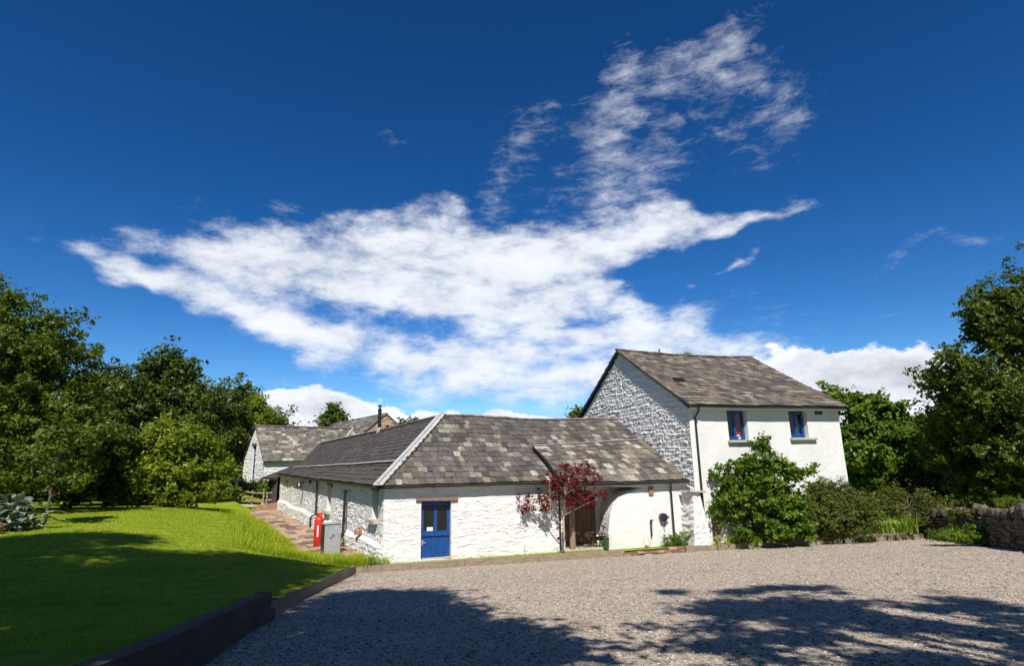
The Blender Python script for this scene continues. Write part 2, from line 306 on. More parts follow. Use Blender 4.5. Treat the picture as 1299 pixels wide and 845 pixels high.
class MB:                                  # collects shapes; build() links them as one mesh object
    def __init__(s): s.v = []; s.f = []
    def poly(s, vs, fs):
        b = len(s.v); s.v += [tuple(float(c) for c in v) for v in vs]; s.f += [tuple(i + b for i in f) for f in fs]; return s
    def obox(s, c, ax, ay, azv, jit=0.0):  # centre and three half-axis vectors
        c, ax, ay, azv = (np.array(q, float) for q in (c, ax, ay, azv)); vs = []
        for k in (-1, 1):
            for j in (-1, 1):
                for i in (-1, 1):
                    vs.append(c + ax * i + ay * j + azv * k + (np.array([random.uniform(-jit, jit) for _ in range(3)]) if jit else 0))
        return s.poly(vs, [(0, 2, 3, 1), (4, 5, 7, 6), (0, 1, 5, 4), (2, 6, 7, 3), (0, 4, 6, 2), (1, 3, 7, 5)])
    def prism(s, pts, off):                # closed outline (3-D points) extruded by vector off
        n = len(pts); off = np.array(off, float); vs = [np.array(p, float) for p in pts] + [np.array(p, float) + off for p in pts]
        return s.poly(vs, [tuple(range(n))[::-1], tuple(range(n, 2 * n))] + [(i, (i + 1) % n, n + (i + 1) % n, n + i) for i in range(n)])
    def tube(s, path, radii, seg=8, cap=True):
        path = [np.array(p, float) for p in path]; n = len(path)
        if not hasattr(radii, '__len__'): radii = [radii] * n
        b = len(s.v); prev = None
        for i in range(n):
            d = path[min(i + 1, n - 1)] - path[max(i - 1, 0)]; d = d / (np.linalg.norm(d) + 1e-9)
            a = np.cross(d, [0, 0, 1.0]) if prev is None else prev - d * (prev @ d)
            if np.linalg.norm(a) < 1e-3: a = np.cross(d, [1.0, 0, 0])
            a /= np.linalg.norm(a); prev = a; c = np.cross(d, a)
            for k in range(seg):
                t = 2 * pi * k / seg; p = path[i] + (a * cos(t) + c * sin(t)) * radii[i]; s.v.append(tuple(float(q) for q in p))
        for i in range(n - 1):
            for k in range(seg):
                s.f.append((b + i * seg + k, b + i * seg + (k + 1) % seg, b + (i + 1) * seg + (k + 1) % seg, b + (i + 1) * seg + k))
        if cap: s.f.append(tuple(b + k for k in range(seg))[::-1]); s.f.append(tuple(b + (n - 1) * seg + k for k in range(seg)))
        return s
    def lathe(s, base, prof, seg=16):      # prof: (radius, height) pairs about a vertical axis
        return s.tube([np.array(base, float) + [0, 0, h] for r, h in prof], [max(r, 1e-3) for r, h in prof], seg)
    def build(s, name, material, parent=None, smooth=False, loc=None, bevel=0.0):
        o_ = np.zeros(3)
        if parent is not None: o_ = org(parent) if loc is None else np.array(loc, float)
        elif loc is not None: o_ = np.array(loc, float)
        me = bpy.data.meshes.new(name); me.from_pydata([tuple(np.array(v) - o_) for v in s.v], [], s.f)
        bm = bmesh.new(); bm.from_mesh(me); bmesh.ops.recalc_face_normals(bm, faces=bm.faces)
        if bevel: bmesh.ops.bevel(bm, geom=list(bm.edges), offset=bevel, segments=1, affect='EDGES', profile=0.5)
        bm.to_mesh(me); bm.free()
        if smooth:
            for p in me.polygons: p.use_smooth = True
        me.materials.append(material); return link(name, me, parent, loc)
def h2(a, b, seed=0):                      # hash of integer arrays to 0..1
    a = np.asarray(a, np.int64); b = np.asarray(b, np.int64)
    x = (a * 374761393 + b * 668265263 + seed * 1442695041) & 0xFFFFFFFF
    x = ((x ^ (x >> 13)) * 1274126177) & 0xFFFFFFFF; x = ((x ^ (x >> 16)) * 2246822519) & 0xFFFFFFFF
    return ((x ^ (x >> 15)) & 0xFFFFFF) / float(0xFFFFFF)
def vn(u, v, seed=0):                      # smooth value noise 0..1
    iu = np.floor(u).astype(np.int64); iv = np.floor(v).astype(np.int64); fu = u - iu; fv = v - iv
    fu = fu * fu * (3 - 2 * fu); fv = fv * fv * (3 - 2 * fv)
    return (h2(iu, iv, seed) * (1 - fu) + h2(iu + 1, iv, seed) * fu) * (1 - fv) + (h2(iu, iv + 1, seed) * (1 - fu) + h2(iu + 1, iv + 1, seed) * fu) * fv
def fbm(u, v, seed=0, oct_=4):
    t = 0; a = 0.5
    for i in range(oct_): t = t + a * vn(u * 2 ** i, v * 2 ** i, seed + i); a *= 0.5
    return t
def rubble(U, V, seed, amp, ch=0.13, sw=0.3, lump=0.4, edge=0.03, warp=0.28):
    v_ = V + (fbm(U * 0.9, V * 0.9, seed + 50, 3) - 0.45) * warp + (vn(U * 3.5, V * 3.5, seed + 60) - .5) * warp * .2
    r = np.random.default_rng(seed); hs = r.uniform(ch * 0.5, ch * 1.5, 300); bd_ = np.cumsum(hs) - 2.0
    ci = np.clip(np.searchsorted(bd_, v_) - 1, 0, 298); lo = bd_[ci]; hh = hs[ci + 1]
    w = sw * (0.6 + 0.8 * h2(ci, ci * 0 + 3, seed)); uu = U / w + h2(ci, ci * 0 + 9, seed) * 7 + (vn(U * 2.2 / (sw / .3), ci * 1.37, seed + 5) - 0.5) * 1.1
    si = np.floor(uu).astype(np.int64); fu = uu - si; fv = np.clip((v_ - lo) / hh, 0, 1)
    e = np.minimum(np.minimum(fu, 1 - fu) * w, np.minimum(fv, 1 - fv) * hh)
    p = np.clip(e / edge, 0, 1); p = p * p * (3 - 2 * p)
    rnd = h2(ci, si, seed + 1); tilt = (h2(ci, si, seed + 2) - .5) * (fv - .5) * 1.0
    return amp * (0.75 * p + 0.9 * (rnd - .5) * p + 0.5 * tilt * p) + amp * lump * (fbm(U * 7, V * 9, seed + 20, 3) - .45)
def pitted(U, V, seed, depth, ch=0.12, sw=0.32, keep=0.45, edge=0.02, lump=0.010, step=0.010):
    # limewash has filled most joints; short open joints and pock marks stay
    g = rubble_edges(U, V, seed, ch, sw); e, ci, si = g
    open_ = np.clip((vn(U * 4.0, V * 6.5, seed + 70) * .65 + vn(U * 11, V * 15, seed + 71) * .35 - (1 - keep)) / .10, 0, 1)
    groove = (1 - np.clip(e / edge, 0, 1)) * open_
    pock = np.clip((vn(U * 20, V * 26, seed + 72) - .86) / .08, 0, 1)
    return -depth * groove - depth * .6 * pock + step * (h2(ci, si, seed + 1) - .5) * np.clip(e / .05, 0, 1) * 2 + lump * 2 * (fbm(U * 3, V * 4.5, seed + 20, 3) - .45)
def rubble_edges(U, V, seed, ch, sw):
    v_ = V + (fbm(U * 0.9, V * 0.9, seed + 50, 3) - 0.45) * .25 + (vn(U * 3.5, V * 3.5, seed + 60) - .5) * .07
    r = np.random.default_rng(seed); hs = r.uniform(ch * 0.45, ch * 1.6, 300); bd_ = np.cumsum(hs) - 2.0
    ci = np.clip(np.searchsorted(bd_, v_) - 1, 0, 298); lo = bd_[ci]; hh = hs[ci + 1]
    w = sw * (0.5 + 1.0 * h2(ci, ci * 0 + 3, seed)); uu = U / w + h2(ci, ci * 0 + 9, seed) * 7 + (vn(U * 2.2 / (sw / .3), ci * 1.37, seed + 5) - 0.5) * 1.2
    si = np.floor(uu).astype(np.int64); fu = uu - si; fv = np.clip((v_ - lo) / hh, 0, 1)
    return np.minimum(np.minimum(fu, 1 - fu) * w, np.minimum(fv, 1 - fv) * hh), ci, si
def heightwall(name, O, d, out, width, top, step, relief, material, parent, zbot=0.0, openings=(), flare=0.0, stepfar=None, ztop=None):
    """a wall face: u along d, z up, pushed along out by relief(U, Z); openings = (u0,u1,z0,z1,depth,hole,splay)"""
    O = np.array(O, float); d = np.array(d, float); out = np.array(out, float)
    if stepfar: 
        us = [0.0]
        while us[-1] < width: us.append(us[-1] + step + (stepfar - step) * us[-1] / width)
        us[-1] = width; us = np.array(us)
    else: us = np.linspace(0, width, max(2, int(width / step) + 1))
    tmax = ztop or max(top(0.0), top(width), top(width / 2))
    zs = np.linspace(zbot, tmax, max(2, int((tmax - zbot) / step) + 1)); ex_u = []; ex_z = []
    for o in openings:
        for q in (o[0], o[1]): ex_u += [q - 0.004, q + 0.004]
        for q in (o[2], o[3]): ex_z += [q - 0.004, q + 0.004]
    us = np.unique(np.concatenate([us, [q for q in ex_u if 0 < q < width]])); zs = np.unique(np.concatenate([zs, ex_z])) if ex_z else zs
    U, Z = np.meshgrid(us, zs); T = np.vectorize(top)(us)[None, :] + U * 0
    Zc = np.minimum(Z, T); off = relief(U, Zc); hole = np.zeros((len(zs), len(us)), bool)
    for (u0, u1, z0, z1, dep, cut) in openings:
        ins = (U > u0) & (U < u1) & (Z > z0) & (Z < z1); off[ins] = -dep; hole |= ins
    P = O[None, None, :] + U[..., None] * d + off[..., None] * out; P[..., 2] = Zc + O[2] * 0
    nu = len(us); idx = np.arange(nu * len(zs)).reshape(len(zs), nu)
    a, b, c, e = idx[:-1, :-1], idx[:-1, 1:], idx[1:, 1:], idx[1:, :-1]
    keep = ~((Zc[1:, :-1] - Zc[:-1, :-1] < 1e-5) & (Zc[1:, 1:] - Zc[:-1, 1:] < 1e-5))
    cutm = np.zeros_like(hole)
    for (u0, u1, z0, z1, dep, cut) in openings:
        if cut: cutm |= (U > u0) & (U < u1) & (Z > z0) & (Z < z1)
    keep &= ~(cutm[:-1, :-1] & cutm[:-1, 1:] & cutm[1:, 1:] & cutm[1:, :-1])
    F = np.stack([a, b, c, e], -1)[keep]
    if np.cross(d, [0, 0, 1.0]) @ out < 0: F = F[:, ::-1]
    return npobj(name, P.reshape(-1, 3), F, material, parent)
# ------------------------------------------------------------------ ground
KA = np.array([-5.5, 20.35]); K1 = np.array([6.5, 23.34]); K2 = np.array([17.2, 25.52]); KB = np.array([-3.75, 6.0]); KC = np.array([-2.6, -6.0])
C0 = np.array([-4.70, 21.12, 0.0])
def dirs(a):
    d = np.array([cos(radians(a)), sin(radians(a)), 0]); return d, np.array([-d[1], d[0], 0])
BD, BN = dirs(17)                                   # barn front: along, inwards
LD = np.array([-sin(radians(29.5)), cos(radians(29.5)), 0]); LN = np.array([cos(radians(29.5)), sin(radians(29.5)), 0])
HD, HG = dirs(19); HC = np.array([7.32, 23.94, 0.0])  # house corner, along the front, inwards
def bp(s, t, z=0.0): return C0 + BD * s + BN * t + np.array([0, 0, z])
def lp(s, t, z=0.0): return C0 + LD * s + LN * t + np.array([0, 0, z])
def hp(s, t, z=0.0): return HC + HD * s + HG * t + np.array([0, 0, z])
def kdist(x, y):
    def sd(a, b): 
        d = (b - a) / np.linalg.norm(b - a); return (x - a[0]) * d[1] - (y - a[1]) * d[0]
    return np.minimum(sd(KA, K1), sd(K1, K2))
def zg(x, y):
    k = np.maximum(0, kdist(x, y)); return -0.24 + 0.1 * np.minimum(k, 26)
CP = [(-5.5, 20.4, -0.02), (-5.05, 16, 0.38), (-4.75, 12, 0.86), (-4.4, 10.5, 1.12), (-3.8, 6.5, 1.42), (-3, 0, 1.7), (-2.6, -6, 2.1),
      (-8, 8, 1.35), (-7.5, 12, 1.2), (-8, 16, 0.95), (-8.2, 18.6, 0.7), (-7.2, 20.2, 0.25), (-12, 12, 1.42), (-12, 18, 1.38), (-12, 22, 1.15), (-12, 26, 0.95),
      (-16, 14, 1.55), (-16, 20, 1.52), (-16, 26, 1.42), (-14.5, 29.5, 1.1), (-18, 31, 1.3), (-22, 22, 1.6), (-24, 30, 1.35), (-22, 36, 1.0), (-35, 30, 1.3), (-20, 42, 0.9),
      (-40, 15, 1.7), (-20, 5, 1.7), (-40, -10, 2.2), (-10, -10, 2.3), (0, -20, 3.0), (20, -20, 3.0), (50, 0, 2.0), (30, 20, 0.8), (20, 30, 0.3), (50, 50, 0.5),
      (0, 60, 0.3), (-20, 60, 0.5), (-50, 60, 1.2), (19, 24, 0.6), (18, 18, 1.0), (16, 10, 1.4)]
for s in (1.0, 3, 5, 7, 9, 11, 13, 15, 18, 21, 24, 27): CP.append((*lp(s, 0.3)[:2], -0.20 + 0.008 * s)); CP.append((*lp(s, -1.1)[:2], -0.20 + 0.008 * s)); CP.append((*lp(s, -2.1)[:2], -0.13 + 0.008 * s))
for s in (5, 9, 14, 20): CP.append((*lp(s, -2.7)[:2], 0.22)); CP.append((*lp(s, -3.6)[:2], 0.58 + 0.01 * s))
for s in (0.5, 3, 6, 9, 12): CP.append((*bp(s, -0.3)[:2], -0.09)); CP.append((*bp(s, 1)[:2], -0.12))
for s in (0, 4, 8): CP.append((*hp(s, -0.3)[:2], -0.04)); CP.append((*hp(s, 3)[:2], -0.1))
CP = np.array(CP, float)
_D = np.linalg.norm(CP[:, None, :2] - CP[None, :, :2], axis=-1)
_wts = np.linalg.solve(_D + 1e-3 * np.eye(len(CP)) + 0, CP[:, 2] - 1.0)
def zl(x, y):
    x = np.asarray(x, float); y = np.asarray(y, float)
    r = np.sqrt((x[..., None] - CP[:, 0]) ** 2 + (y[..., None] - CP[:, 1]) ** 2)
    return np.clip(1.0 + r @ _wts, -0.5, 4.0)
def clipgrid(name, xs, ys, zf, planes, keep_inside, material):
    X, Y = np.meshgrid(xs, ys); Z = zf(X, Y); n, k = X.shape
    idx = np.arange(n * k).reshape(n, k); F = np.stack([idx[:-1, :-1], idx[:-1, 1:], idx[1:, 1:], idx[1:, :-1]], -1).reshape(-1, 4)
    me = npmesh(name, np.stack([X, Y, Z], -1).reshape(-1, 3), F, material, smooth=True)
    bm = bmesh.new(); bm.from_mesh(me)
    nrm = []
    for a, b in planes:                       # inside = right-hand side of a -> b
        d = (b - a) / np.linalg.norm(b - a); nn = Vector((d[1], -d[0], 0)); nrm.append((a, nn))
        bmesh.ops.bisect_plane(bm, geom=bm.verts[:] + bm.edges[:] + bm.faces[:], plane_co=(a[0], a[1], 0), plane_no=nn, dist=1e-4)
    dead = []
    for f in bm.faces:
        c = f.calc_center_median(); ins = all((c.x - a[0]) * nn.x + (c.y - a[1]) * nn.y > 0 for a, nn in nrm)
        if ins != keep_inside: dead.append(f)
    bmesh.ops.delete(bm, geom=dead, context='FACES'); bm.to_mesh(me); bm.free()
    return link(name, me)
def grass_mat():
    mt, nt, b = mat('lawn_grass'); geo = nt.nodes.new('ShaderNodeNewGeometry').outputs['Position']
    n = noise(nt, 1.3, 7, 0.65, src=geo); n2 = noise(nt, 22, 6, 0.7, src=geo); n3 = noise(nt, 0.25, 3, 0.5, src=geo)
    c = ramp(nt, n, [(0.25, (0.13, 0.21, 0.009)), (0.6, (0.215, 0.285, 0.013)), (0.85, (0.30, 0.30, 0.03))])
    # mown stripes: a slow wave across the mowing direction
    mp = nd(nt, 'ShaderNodeMapping', {'Vector': geo, 'Rotation': (0, 0, radians(28))})
    wv_ = nd(nt, 'ShaderNodeTexWave', {'Vector': mp.outputs[0], 'Scale': 0.42, 'Distortion': 0.8, 'Detail': 2.0})
    c = mixc(nt, ramp(nt, wv_.outputs['Fac'], [(0.3, (0, 0, 0)), (0.7, (0.5,) * 3)]), c, (0.29, 0.33, 0.025))
    c = mixc(nt, ramp(nt, n2, [(0.5, (0, 0, 0)), (0.75, (0.6,) * 3)]), c, (0.045, 0.085, 0.006))
    c = mixc(nt, ramp(nt, n3, [(0.55, (0, 0, 0)), (0.75, (0.4,) * 3)]), c, (0.30, 0.27, 0.07))
    nt.links.new(c, b.inputs['Base Color']); b.inputs['Roughness'].default_value = 0.9; b.inputs['Specular IOR Level'].default_value = 0.1
    bump(nt, b, noise(nt, 35, 5, 0.7, src=geo), 0.9, 0.05); return mt
def gravel_mat():
    mt, nt, b = mat('gravel'); geo = nt.nodes.new('ShaderNodeNewGeometry').outputs['Position']
    v1 = nd(nt, 'ShaderNodeTexVoronoi', {'Vector': geo, 'Scale': 26.0, 'Randomness': 1.0}); v2 = nd(nt, 'ShaderNodeTexVoronoi', {'Vector': geo, 'Scale': 13.0})
    s1 = nd(nt, 'ShaderNodeSeparateColor', {'Color': v1.outputs['Color']}); s2 = nd(nt, 'ShaderNodeSeparateColor', {'Color': v2.outputs['Color']})
    f = nd(nt, 'ShaderNodeMath', {0: s1.outputs[0], 1: s2.outputs[1]}, operation='ADD').outputs[0]; f = nd(nt, 'ShaderNodeMath', {0: f, 1: 0.5}, operation='MULTIPLY').outputs[0]
    c = ramp(nt, f, [(0.08, (0.12, 0.098, 0.078)), (0.35, (0.35, 0.292, 0.225)), (0.6, (0.46, 0.39, 0.305)), (0.8, (0.45, 0.335, 0.245)), (1.0, (0.68, 0.62, 0.52))])
    n = noise(nt, 0.5, 7, 0.65, 0.45, 1.3, 1, src=geo); n2 = noise(nt, 48, 3, 0.7, src=geo)
    c = mixc(nt, ramp(nt, n, [(0.42, (0, 0, 0)), (0.68, (0.6,) * 3)]), c, (0.29, 0.245, 0.20))
    c = mixc(nt, ramp(nt, n2, [(0.42, (0.30,) * 3), (0.56, (0, 0, 0))]), c, (0.07, 0.06, 0.055))
    nt.links.new(c, b.inputs['Base Color']); b.inputs['Roughness'].default_value = 0.9; b.inputs['Specular IOR Level'].default_value = 0.25
    hh = nd(nt, 'ShaderNodeMath', {0: v1.outputs['Distance'], 1: v2.outputs['Distance']}, operation='ADD').outputs[0]
    bp_ = nd(nt, 'ShaderNodeBump', {'Height': hh, 'Strength': 0.6, 'Distance': -0.02}); nt.links.new(bp_.outputs[0], b.inputs['Normal']); return mt
M['grass'] = grass_mat(); M['gravel'] = gravel_mat()
far = np.array([60.0, 90, 140, 220, 360, 600, 1000])
xs = np.concatenate([-far[::-1], np.arange(-50, -26, 2.0), np.arange(-26, 20, 0.4), np.arange(20, 52, 2.0), far])
ys = np.concatenate([-far[::-1], np.arange(-50, 0, 4.0), np.arange(0, 48, 0.4), np.arange(48, 60, 2.0), far + 2])
def zlawn(X, Y):
    z = zl(X, Y); return z + 0.03 * (fbm(X * 0.6, Y * 0.6, 5, 3) - .45)
PL = [(KA, K1), (K1, K2), (K2, np.array([17.6, 24.0])), (KC, KA)]
RW = [np.array(p) for p in ((17.75, 26.6), (17.65, 24.05), (15.75, 19.6), (14.3, 15.4), (13.0, 11.5), (11.5, 6.0))]
PLG = [(KC, KA), (KA, K1), (K1, K2), (RW[1], RW[2] + (RW[2] - RW[1]))]
lawn = clipgrid('lawn', xs, ys, zlawn, PLG, False, M['grass']); lawn['kind'] = 'structure'
gx = np.concatenate([np.arange(-8, 20, 0.35)]); gy = np.concatenate([np.arange(-40, 4, 2.0), np.arange(4, 28, 0.35)])
def zgr(X, Y): return zg(X, Y) + 0.05 * (fbm(X * 0.5, Y * 0.5, 15, 3) - .45) * np.clip(kdist(X, Y), 0, 1)
gravel = clipgrid('gravel_yard', gx, gy, zgr, PLG, True, M['gravel']); gravel['kind'] = 'structure'
# loose stones lying on the gravel, nobody could count them
def octas(P, size, flat=0.6):
    n = len(P); base = np.array([[1, 0, 0], [0, 1, 0], [-1, 0, 0], [0, -1, 0], [0, 0, 1], [0, 0, -1.0]])
    R = RNG.uniform(0.6, 1.3, (n, 6, 1)); a = RNG.uniform(0, 6.28, n); V = base[None] * R * size[:, None, None]; V[..., 2] *= flat
    V = np.stack([V[..., 0] * np.cos(a)[:, None] - V[..., 1] * np.sin(a)[:, None], V[..., 0] * np.sin(a)[:, None] + V[..., 1] * np.cos(a)[:, None], V[..., 2]], -1) + P[:, None]
    f = np.array([(0, 1, 4), (1, 2, 4), (2, 3, 4), (3, 0, 4), (1, 0, 5), (2, 1, 5), (3, 2, 5), (0, 3, 5)])
    return V.reshape(-1, 3), (np.arange(n)[:, None, None] * 6 + f[None]).reshape(-1, 3)
N = 90000; yy = 5.5 + 20 * RNG.random(N) ** 1.5; xx = RNG.uniform(-6, 18, N)
def inside(x, y):
    ok = np.ones(len(x), bool)
    for a, b in PLG:
        d = (b - a) / np.linalg.norm(b - a); ok &= ((x - a[0]) * d[1] - (y - a[1]) * d[0]) > 0.12
    return ok
q = inside(xx, yy) & (np.abs(xx) < yy * 1.0 + 0.5); xx, yy = xx[q], yy[q]
sz = RNG.uniform(0.007, 0.019, len(xx)) * (1 + (RNG.random(len(xx)) < 0.03) * 0.7)
V, F = octas(np.stack([xx, yy, zgr(xx, yy) + sz * 0.35], -1), sz)
tagset(npobj('loose_gravel', V, F, M['pebble'], tint=np.repeat(RNG.random((len(xx), 1)), 6, 0)), kind='stuff')

# ------------------------------------------------------------------ timber kerbs
def zk(p): return float(zg(p[0], p[1]))
def sleeper_run(root, a, b, hgt, wid, n, material, lift=0.0, zoff=None, jit=0.012, name='sleeper'):
    a = np.array(a, float); b = np.array(b, float); L = np.linalg.norm(b - a); cuts = [0] + sorted((i + random.uniform(-.12, .12)) / n for i in range(1, n)) + [1]
    for i in range(n):
        p = a + (b - a) * cuts[i]; q = a + (b - a) * cuts[i + 1]
        za, zb = (zk(p) + lift, zk(q) + lift) if zoff is None else (zoff, zoff)
        P0 = np.array([p[0], p[1], za]); P1 = np.array([q[0], q[1], zb]); u = P1 - P0; l = np.linalg.norm(u); u /= l
        nrm = np.array([-u[1], u[0], 0]); nrm /= np.linalg.norm(nrm); up_ = np.cross(nrm, -u); up_ = -up_ if up_[2] < 0 else up_
        mb = MB(); segs = 6; pts = []
        for k in range(segs + 1):
            c = P0 + u * (0.006 + (l - 0.012) * k / segs) + nrm * random.uniform(-jit, jit)
            hh = hgt + random.uniform(-jit, jit) * 0.7; ww = wid + random.uniform(-jit, jit)
            pts += [c - nrm * ww / 2 - up_ * 0.10, c + nrm * ww / 2 - up_ * 0.10, c + nrm * (ww / 2 - .008) + up_ * hh, c - nrm * (ww / 2 - .008) + up_ * hh]
        fs = [(0, 1, 2, 3), tuple(4 * segs + k for k in (3, 2, 1, 0))]
        for k in range(segs):
            for j in range(4): fs.append((4 * k + j, 4 * k + 4 + j, 4 * k + 4 + (j + 1) % 4, 4 * k + (j + 1) % 4))
        mb.poly(pts, fs).build(name, material, root)
kr = thing('timber_kerb', (*KA, -0.2), 'long weathered timber kerb in front of the barn wall and blue door', 'kerb', 'timber kerbs round the gravel')
Kd = (K1 - KA) / np.linalg.norm(K1 - KA)
def kpt(px, py=705): return KA + Kd * 0    # unused
def on_k(x): return np.array([x, KA[1] + (x - KA[0]) * Kd[1] / Kd[0]]) if x < K1[0] else K1 + (K2 - K1) * (x - K1[0]) / (K2[0] - K1[0])
sleeper_run(kr, on_k(-5.5), on_k(4.05), 0.22, 0.13, 5, M['sleeper'])
kr = thing('timber_kerb', (*on_k(6.55), -0.2), 'timber kerb along the flower bed under the two-storey house', 'kerb', 'timber kerbs round the gravel')
sleeper_run(kr, on_k(6.55), on_k(13.0), 0.22, 0.13, 4, M['sleeper'])
kr = thing('timber_kerb', (*on_k(14.2), -0.2), 'short timber kerb below the irises beside the dry stone wall', 'kerb', 'timber kerbs round the gravel')
sleeper_run(kr, on_k(14.2), on_k(17.3), 0.22, 0.13, 1, M['sleeper'])
kr = thing('timber_kerb', (*KA, 0), 'low timber kerb climbing beside the lawn from the barn corner to the dark sleepers', 'kerb', 'timber kerbs round the gravel')
sleeper_run(kr, KA + [0.02, 0.05], np.array([-4.72, 11.4]), 0.24, 0.13, 3, M['sleeper'])
kr = thing('sleeper_wall', (-4.4, 10.9, 0.6), 'shade-darkened sleepers stacked as a low retaining wall at the lawn edge', 'retaining wall')
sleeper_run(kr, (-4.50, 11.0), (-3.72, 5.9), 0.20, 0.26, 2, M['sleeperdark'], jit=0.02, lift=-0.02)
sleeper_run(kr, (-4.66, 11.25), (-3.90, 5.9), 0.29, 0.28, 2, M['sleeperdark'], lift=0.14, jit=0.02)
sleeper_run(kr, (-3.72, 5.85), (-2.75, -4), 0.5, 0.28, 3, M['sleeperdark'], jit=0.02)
# rough stone slabs laid as a trough edge by the fern
tr = thing('stone_edging', bp(10.4, -1.0, -0.2), 'low edging of stacked slate slabs in front of the fern', 'stone edging')
for k in range(9):
    x = 4.15 + 0.27 * k; p = on_k(x) ; z = zk(p)
    for j in range(2 if k < 7 else 3):
        MB().obox((x, p[1] + random.uniform(-.04, .05), z + 0.03 + j * 0.075), np.array([Kd[0], Kd[1], 0]) * random.uniform(.13, .19), (-0.03, 0.13, 0), (0, 0, 0.032), 0.012).build('slab', M['sandwall'] if (k + j) % 3 == 0 else M['lintel'], tr)

# ------------------------------------------------------------------ flagged path along the left wall
pa = thing('path', lp(2.5, -1.0), None, None); pa['kind'] = 'structure'
def zp(s): return -0.05 + 0.008 * s
V = [];
for s in np.linspace(2.3, 30, 24): V += [lp(s, -2.2, zp(s) - 0.02), lp(s, 0.0, zp(s) - 0.02)]
npobj('bedding', V, [(2 * i, 2 * i + 1, 2 * i + 3, 2 * i + 2) for i in range(23)], M['underlay'], pa)
s = 2.4; pv_variants = []
for k in range(10):
    mb = MB(); mb.obox((0, 0, 0), (0.5, 0, 0), (0, 0.5, 0), (0, 0, 0.5), 0.03); me_o = mb.build('paver', M['paver']); me_ = me_o.data
    t = random.random(); ca = me_.color_attributes.new('tint', 'FLOAT_COLOR', 'POINT'); ca.data.foreach_set('color', np.tile([t, t, t, 1], len(me_.vertices)).astype(np.float32))
    pv_variants.append(me_); bpy.data.objects.remove(me_o)
def place(name, me, parent, c, ax, ay, az_, size):
    o = bpy.data.objects.new(name, me); COL.objects.link(o); o.parent = parent
    A = np.eye(4); c = np.array(c) - org(parent)
    for i, (v, q) in enumerate(zip((ax, ay, az_), size)): A[:3, i] = np.array(v) * q
    A[:3, 3] = c; o.matrix_local = Matrix(A.tolist()); return o
while s < 29:
    ln = random.uniform(0.42, 0.75); t = -2.15
    while t < -0.08:
        w = min(random.uniform(0.4, 0.8), -0.04 - t)
        if w > 0.12:
            n_ = np.array([random.uniform(-.02, .02), random.uniform(-.02, .02), 1.0]); n_ /= np.linalg.norm(n_)
            place('paver', random.choice(pv_variants), pa, lp(s + ln / 2, t + w / 2, zp(s) + random.uniform(-.008, .012)), LN, LD, n_, (w - 0.025, ln - 0.025, 0.06))
        t += w
    s += ln

# ------------------------------------------------------------------ slates
def slate_variants(n, lo, hi, warm, dirt, pale=0.2):
    out = []
    for k in range(n):
        j = lambda a: random.uniform(-a, a)
        y0a, y0b = j(.03), j(.03); th = random.uniform(.9, 1.7)
        v = [(-.5, y0a, .030 * th), (.5, y0b, .030 * th), (.5, 1.2, .010), (-.5, 1.2, .010), (-.5, y0a, .012), (.5, y0b, .012), (.5, 1.2, -.004), (-.5, 1.2, -.004)]
        if random.random() < 0.3: v[0] = (-.5, y0a + .08, v[0][2]); v[4] = (-.5, y0a + .08, v[4][2])
        f = [(0, 1, 2, 3), (4, 7, 6, 5), (0, 4, 5, 1), (1, 5, 6, 2), (3, 2, 6, 7), (0, 3, 7, 4)]
        t = random.uniform(0.78, 1.0) if random.random() < pale else random.uniform(lo, hi)
        out.append((np.array(v), f, (t, min(1, max(0, random.gauss(warm, .2))), min(1, max(0, random.gauss(dirt, .18))))))
    return out
def slate_list(P, rows, width, variants, seed, jit=0.012):
    r = random.Random(seed); L = []
    for i in range(rows):
        v = i / rows; a, b = P(0, v), P(1, v); length = np.linalg.norm(b - a); x = -r.uniform(0, width)
        while x < length:
            w = width * r.uniform(0.72, 1.3); x0, x1 = max(x, 0), min(x + w, length); x += w
            if x1 - x0 < 0.06: continue
            u = (x0 + x1) / 2 / length; c = P(u, v); e = 0.01
            ax = P(min(1, u + e), v) - P(max(0, u - e), v); ax /= np.linalg.norm(ax)
            ay = P(u, v + 1 / rows) - c; ly = np.linalg.norm(ay); ay /= ly
            if abs(ax @ ay) > 0.02: ay = ay - ax * (ax @ ay); ly *= np.linalg.norm(ay); ay /= np.linalg.norm(ay)
            n = np.cross(ax, ay); n *= np.sign(n[2]); th = r.gauss(0, jit)
            ax2 = ax * cos(th) + ay * sin(th); ay2 = np.cross(n, ax2)
            L.append((c + n * r.uniform(0.0, 0.012), ax2, ay2, n, x1 - x0 - 0.008, ly, r.randrange(len(variants)), variants))
    return L
